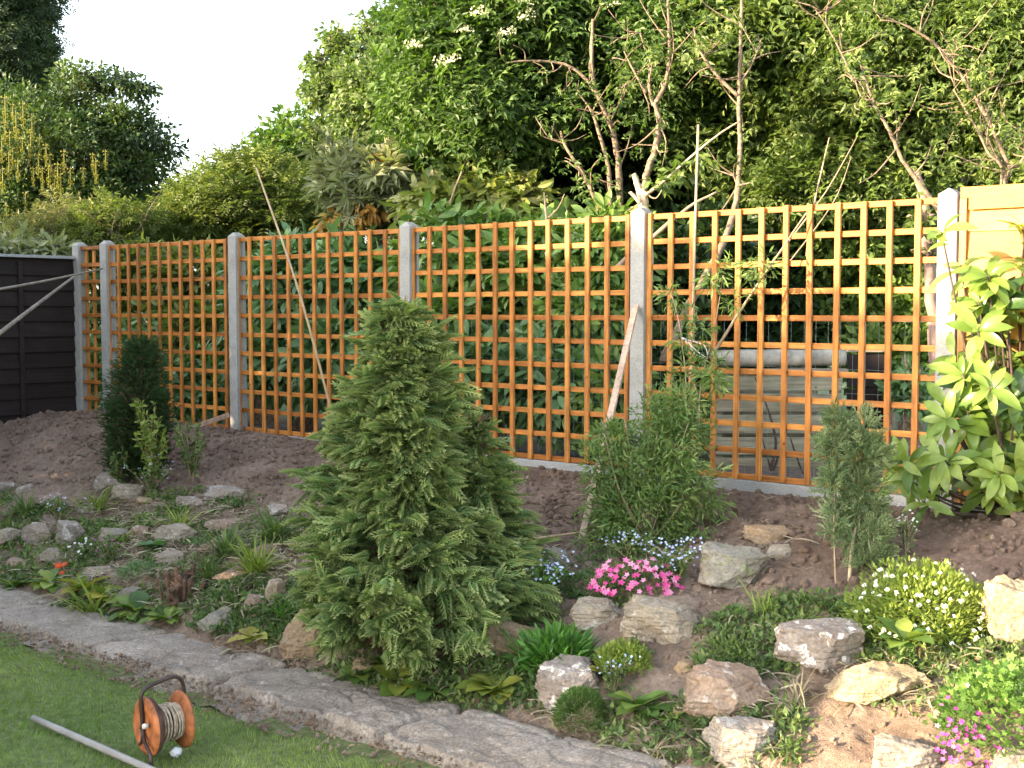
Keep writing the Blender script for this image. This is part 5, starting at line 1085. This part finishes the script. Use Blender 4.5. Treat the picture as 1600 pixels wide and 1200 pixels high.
# clods and pebbles
def clods(name, n, area, smin, smax, m, label, cat, zf, power=2.5):
    V0, T0 = ico(2); x = RNG.uniform(area[0], area[1], n); y = RNG.uniform(area[2], area[3], n); s = smin+(smax-smin)*RNG.random(n)**power
    V = []; T = []; tt = 0
    for i in range(n):
        q = V0*(1+.32*vn(V0[:, 0]*1.3+i*3.1, V0[:, 1]*1.3, V0[:, 2]*1.3+i)[:, None])*s[i]*RNG.uniform(.65, 1.2, 3); V.append(q+np.array([x[i], y[i], 0])); T.append(T0+tt); tt += len(V0)
    V = np.concatenate(V); V[:, 2] += np.repeat(zf(x, y)+s*.25, len(V0)); o = link(name, mesh_np(name, V, np.concatenate(T), smooth=False), m); tag(o, label, cat, kind='stuff')
clods('soil_clods', 6500, (-8.2, 1.6, -1.6, -.06), .003, .027, M['soil'], 'crumbly clods of dug brown soil', 'soil', soil_z)
clods('soil_crumbs', 3600, (-5.5, 1.3, -2.7, -1.3), .002, .013, M['soil'], 'dry soil crumbs between the stones', 'soil', soil_z)
clods('pebbles', 700, (-6, 1.3, -2.7, -.3), .003, .012, M['rbeige'], 'tiny pale pebbles on the soil', 'gravel', soil_z, 3)
clods('path_grit', 2600, (-5, 1.0, -3.20, -2.98), .0015, .010, M['soil'], 'grit along the broken lawn edge of the path', 'gravel', lambda x, y: np.full(len(x), -.705)+.03*np.clip((y+3.12)/.1, 0, 1))
# mown grass
n = 90000; x = RNG.uniform(-5.2, .8, n); y = -3.12-1.75*RNG.random(n); e = -3.12-.05*fbm(x*4, 1.0, 0, 3)-.05*vn(x*1.3, 3.3)
kk = (y < e-.0) | (RNG.random(n) < .12); x, y = x[kk], y[kk]; n = len(x); z = -.715+.012*vn(x*1.5, y*1.5)
lean = np.stack([vn(x*7, y*7, 1), vn(x*7, y*7, 9), np.full(n, 1.1)], 1)+rv(n, .35); f = Fol(); f.add(t_strap(3, .10, .35), np.stack([x, y, z], 1), lean, rv(n), RNG.uniform(.014, .034, n), np.clip(.45+.4*vn(x*2.3, y*2.3)+.25*RNG.normal(0, 1, n), 0, 1))
o = link('lawn_grass', f.mesh('lawn_grass'), M['grass']); tag(o, 'short mown grass of the lawn', 'grass', kind='stuff')

# ================================================================== REEL AND TUBE ON THE LAWN
lawn_h = lambda x, y: -.70
g = gr(255, 1178, lawn_h)
zr = math.atan2(RT[1], RT[0])+.70                       # axle runs to the right and slightly away
root = empty('cable_reel', tuple(g), 'rusty orange string reel with bent carrying handle on the lawn', 'reel', rz=zr)
rust = plain('rusty_orange_steel', (.36, .115, .035), .7, .0, .55, 22, .3); rustd = plain('dark_rust_steel', (.10, .05, .04), .65, .2, .5, 22, .3); iron = plain('dark_iron_tube', (.045, .028, .025), .45, .3, .4, 30)
def lathe(name, prof, cen, seg=48):
    V = []; T = []
    for i in range(seg):
        a = 2*PI*i/seg
        for (xx, r) in prof: V.append((cen[0]+xx, cen[1]+r*math.cos(a), cen[2]+r*math.sin(a)))
    m_ = len(prof)
    for i in range(seg):
        j = (i+1) % seg
        for q in range(m_-1): T.append((i*m_+q, i*m_+q+1, j*m_+q+1, j*m_+q))
    return mesh_np(name, np.array(V), np.array(T), smooth=True)
def lput(name, me, m_, par=root):
    me.materials.append(m_); o = bpy.data.objects.new(name, me); C.objects.link(o); o.parent = par; return o
cz = .118; Rr = .108
lput('outer_flange', lathe('outer_flange', [(-.072, .012), (-.070, .060), (-.074, .062), (-.073, .100), (-.066, Rr), (-.060, Rr+.002)], (0, 0, cz)), rust)
lput('flange_back', lathe('flange_back', [(-.0601, Rr+.002), (-.040, Rr-.004), (-.028, .085), (-.026, .040)], (0, 0, cz)), rustd)
lput('inner_flange', lathe('inner_flange', [(.058, .038), (.060, .080), (.066, .100), (.074, Rr), (.079, Rr), (.074, .097), (.066, .06), (.068, .01)], (0, 0, cz)), rust)
lput('drum', lathe('drum', [(-.03, .040), (.06, .040)], (0, 0, cz)), rustd)
hp = []; L = 300
for i in range(L+1):
    t = i/L; lay = t*13; hp.append(np.array([-.022+.078*abs(((lay/6.5) % 2)-1), (.060+.004*math.sin(i*1.7)+.005*t)*math.cos(i*2*PI*13/L*1.0), cz+(.060+.004*math.sin(i*1.7)+.005*t)*math.sin(i*2*PI*13/L)]))
coil = []
for j in range(13):
    x = -.022+.078*j/12; r0 = .062+.006*RNG.normal()*.6; ph = RNG.uniform(-.006, .006)
    coil.append(([np.array([x+ph*math.cos(a), r0*math.cos(a), cz+r0*math.sin(a)]) for a in np.linspace(0, 2*PI, 25)], [.0042]*25))
for j in range(7):
    x = -.018+.07*RNG.random(); r0 = .069; sl_ = RNG.uniform(-.02, .02); coil.append(([np.array([x+sl_*math.cos(a), r0*math.cos(a), cz+r0*math.sin(a)]) for a in np.linspace(0, 2*PI, 25)], [.0036]*25))
lput('string_coil', tubes('string_coil', coil, 6, k=1), plain('natural_string', (.42, .33, .24), .85, 0, .35, 60, .3))
lput('carrying_handle', tubes('carrying_handle', [([np.array(p) for p in [(-.10, -.115, -.01), (-.10, -.112, .045), (-.092, -.05, .075), (-.082, -.01, .10), (-.082, 0, .20), (-.080, 0, .245), (-.05, 0, .268), (.03, 0, .285), (.068, 0, .278), (.086, 0, .24), (.088, 0, .16), (.088, 0, .118)]], [.0072]*12)], 10, k=4), iron)
lput('axle', tubes('axle', [([np.array((-.088, 0, cz)), np.array((.092, 0, cz))], [.007, .007])], 8), iron)
lput('crank_plate', tubes('crank_plate', [([np.array((-.078, 0, cz)), np.array((-.080, .01, cz-.05)), np.array((-.079, .035, cz-.075))], [.005]*3)], 6), rustd)
lput('crank_knob', lathe('crank_knob', [(-.098, .001), (-.098, .009), (-.09, .011), (-.078, .008)], (0, -.045, cz+.018), 16), plain('dirty_white_knob', (.5, .48, .42), .5, 0, .3))
V_, T_ = ico(4); V_ = V_*(1+.45*np.abs(vn(V_[:, 0]*2.2, V_[:, 1]*2.2, V_[:, 2]*2.2))-.25*np.abs(vn(V_[:, 0]*5, V_[:, 1]*5, V_[:, 2]*5)))[:, None]*np.array([.020, .014, .016])+np.array([.020, -.070, .022]); lput('rag', mesh_np('rag', V_, T_), plain('grey_white_cloth', (.50, .52, .54), .9, 0, .2, 30))
a = gr(52, 1122, lambda x, y: -.685); b_ = gr(262, 1214, lambda x, y: -.685)
o = link('grey_tube', tubes('grey_tube', [([a, b_+(b_-a)*.6], [.0135, .0135])], 14, k=1), plain('grey_plastic_tube', (.27, .26, .25), .45, 0, .12, 8), origin=tuple(a)); tag(o, 'long grey tube lying on the lawn at the bottom left', 'tube')

# ================================================================== HEDGE ADDED OUT OF FRAME TO SHADE THE GARDEN
# hedge added towards the sun, top shaped for the shade edge: height (z) by position w across the sun's direction
PW = np.array([.894, -.447]); D0 = 9.0
def shade_hedge_top(w_): return np.interp(w_, [-11, -8.3, -7.5, -5.2, -4, -3, -1.5, .1, .55, 1.0, 1.35], [2.8, 3.2, 4.0, 4.1, 3.8, 3.45, 3.15, 3.0, 2.7, 2.1, .9])
for i, (w0, w1, lb) in enumerate([(-11, -8, 'tall hedge added for shade, out of view at the far left of the lawn'), (-8, -5, 'tall hedge added for shade, out of view left of the lawn'), (-5, -2, 'hedge added for shade, out of view behind the camera to the left'), (-2, 1.3, 'lower hedge added for shade, out of view nearest the camera')]):
    n = 15000; f = Fol(); ww = RNG.uniform(w0, w1, n); tz = shade_hedge_top(ww)+.22*vn(ww*2.2, 1.1)+.12*vn(ww*6, 2.2); z = -.6+(tz+.6)*RNG.random(n)**.8; dd = D0+RNG.uniform(-.5, .5, n)
    P = np.stack([SAZ[0]*dd+PW[0]*ww, SAZ[1]*dd+PW[1]*ww, z], 1); f.add(TSw, P, rv(n)+np.array([0, 0, -.2]), rv(n), RNG.uniform(.10, .22, n), RNG.random(n))
    c = np.array([SAZ[0]*D0+PW[0]*(w0+w1)/2, SAZ[1]*D0+PW[1]*(w0+w1)/2, -.7]); r = empty('added_shade_hedge', tuple(c), lb, 'hedge', 'hedge added out of view towards the sun to cast shade')
    link('trunk', tubes('trunk', [([c, c+np.array([0, 0, 1.4]), c+np.array([.05, 0, 2.4])], [.1, .08, .04])], 8), M['barkdark'], r); link('crown', f.mesh('crown'), M['deep'], r)
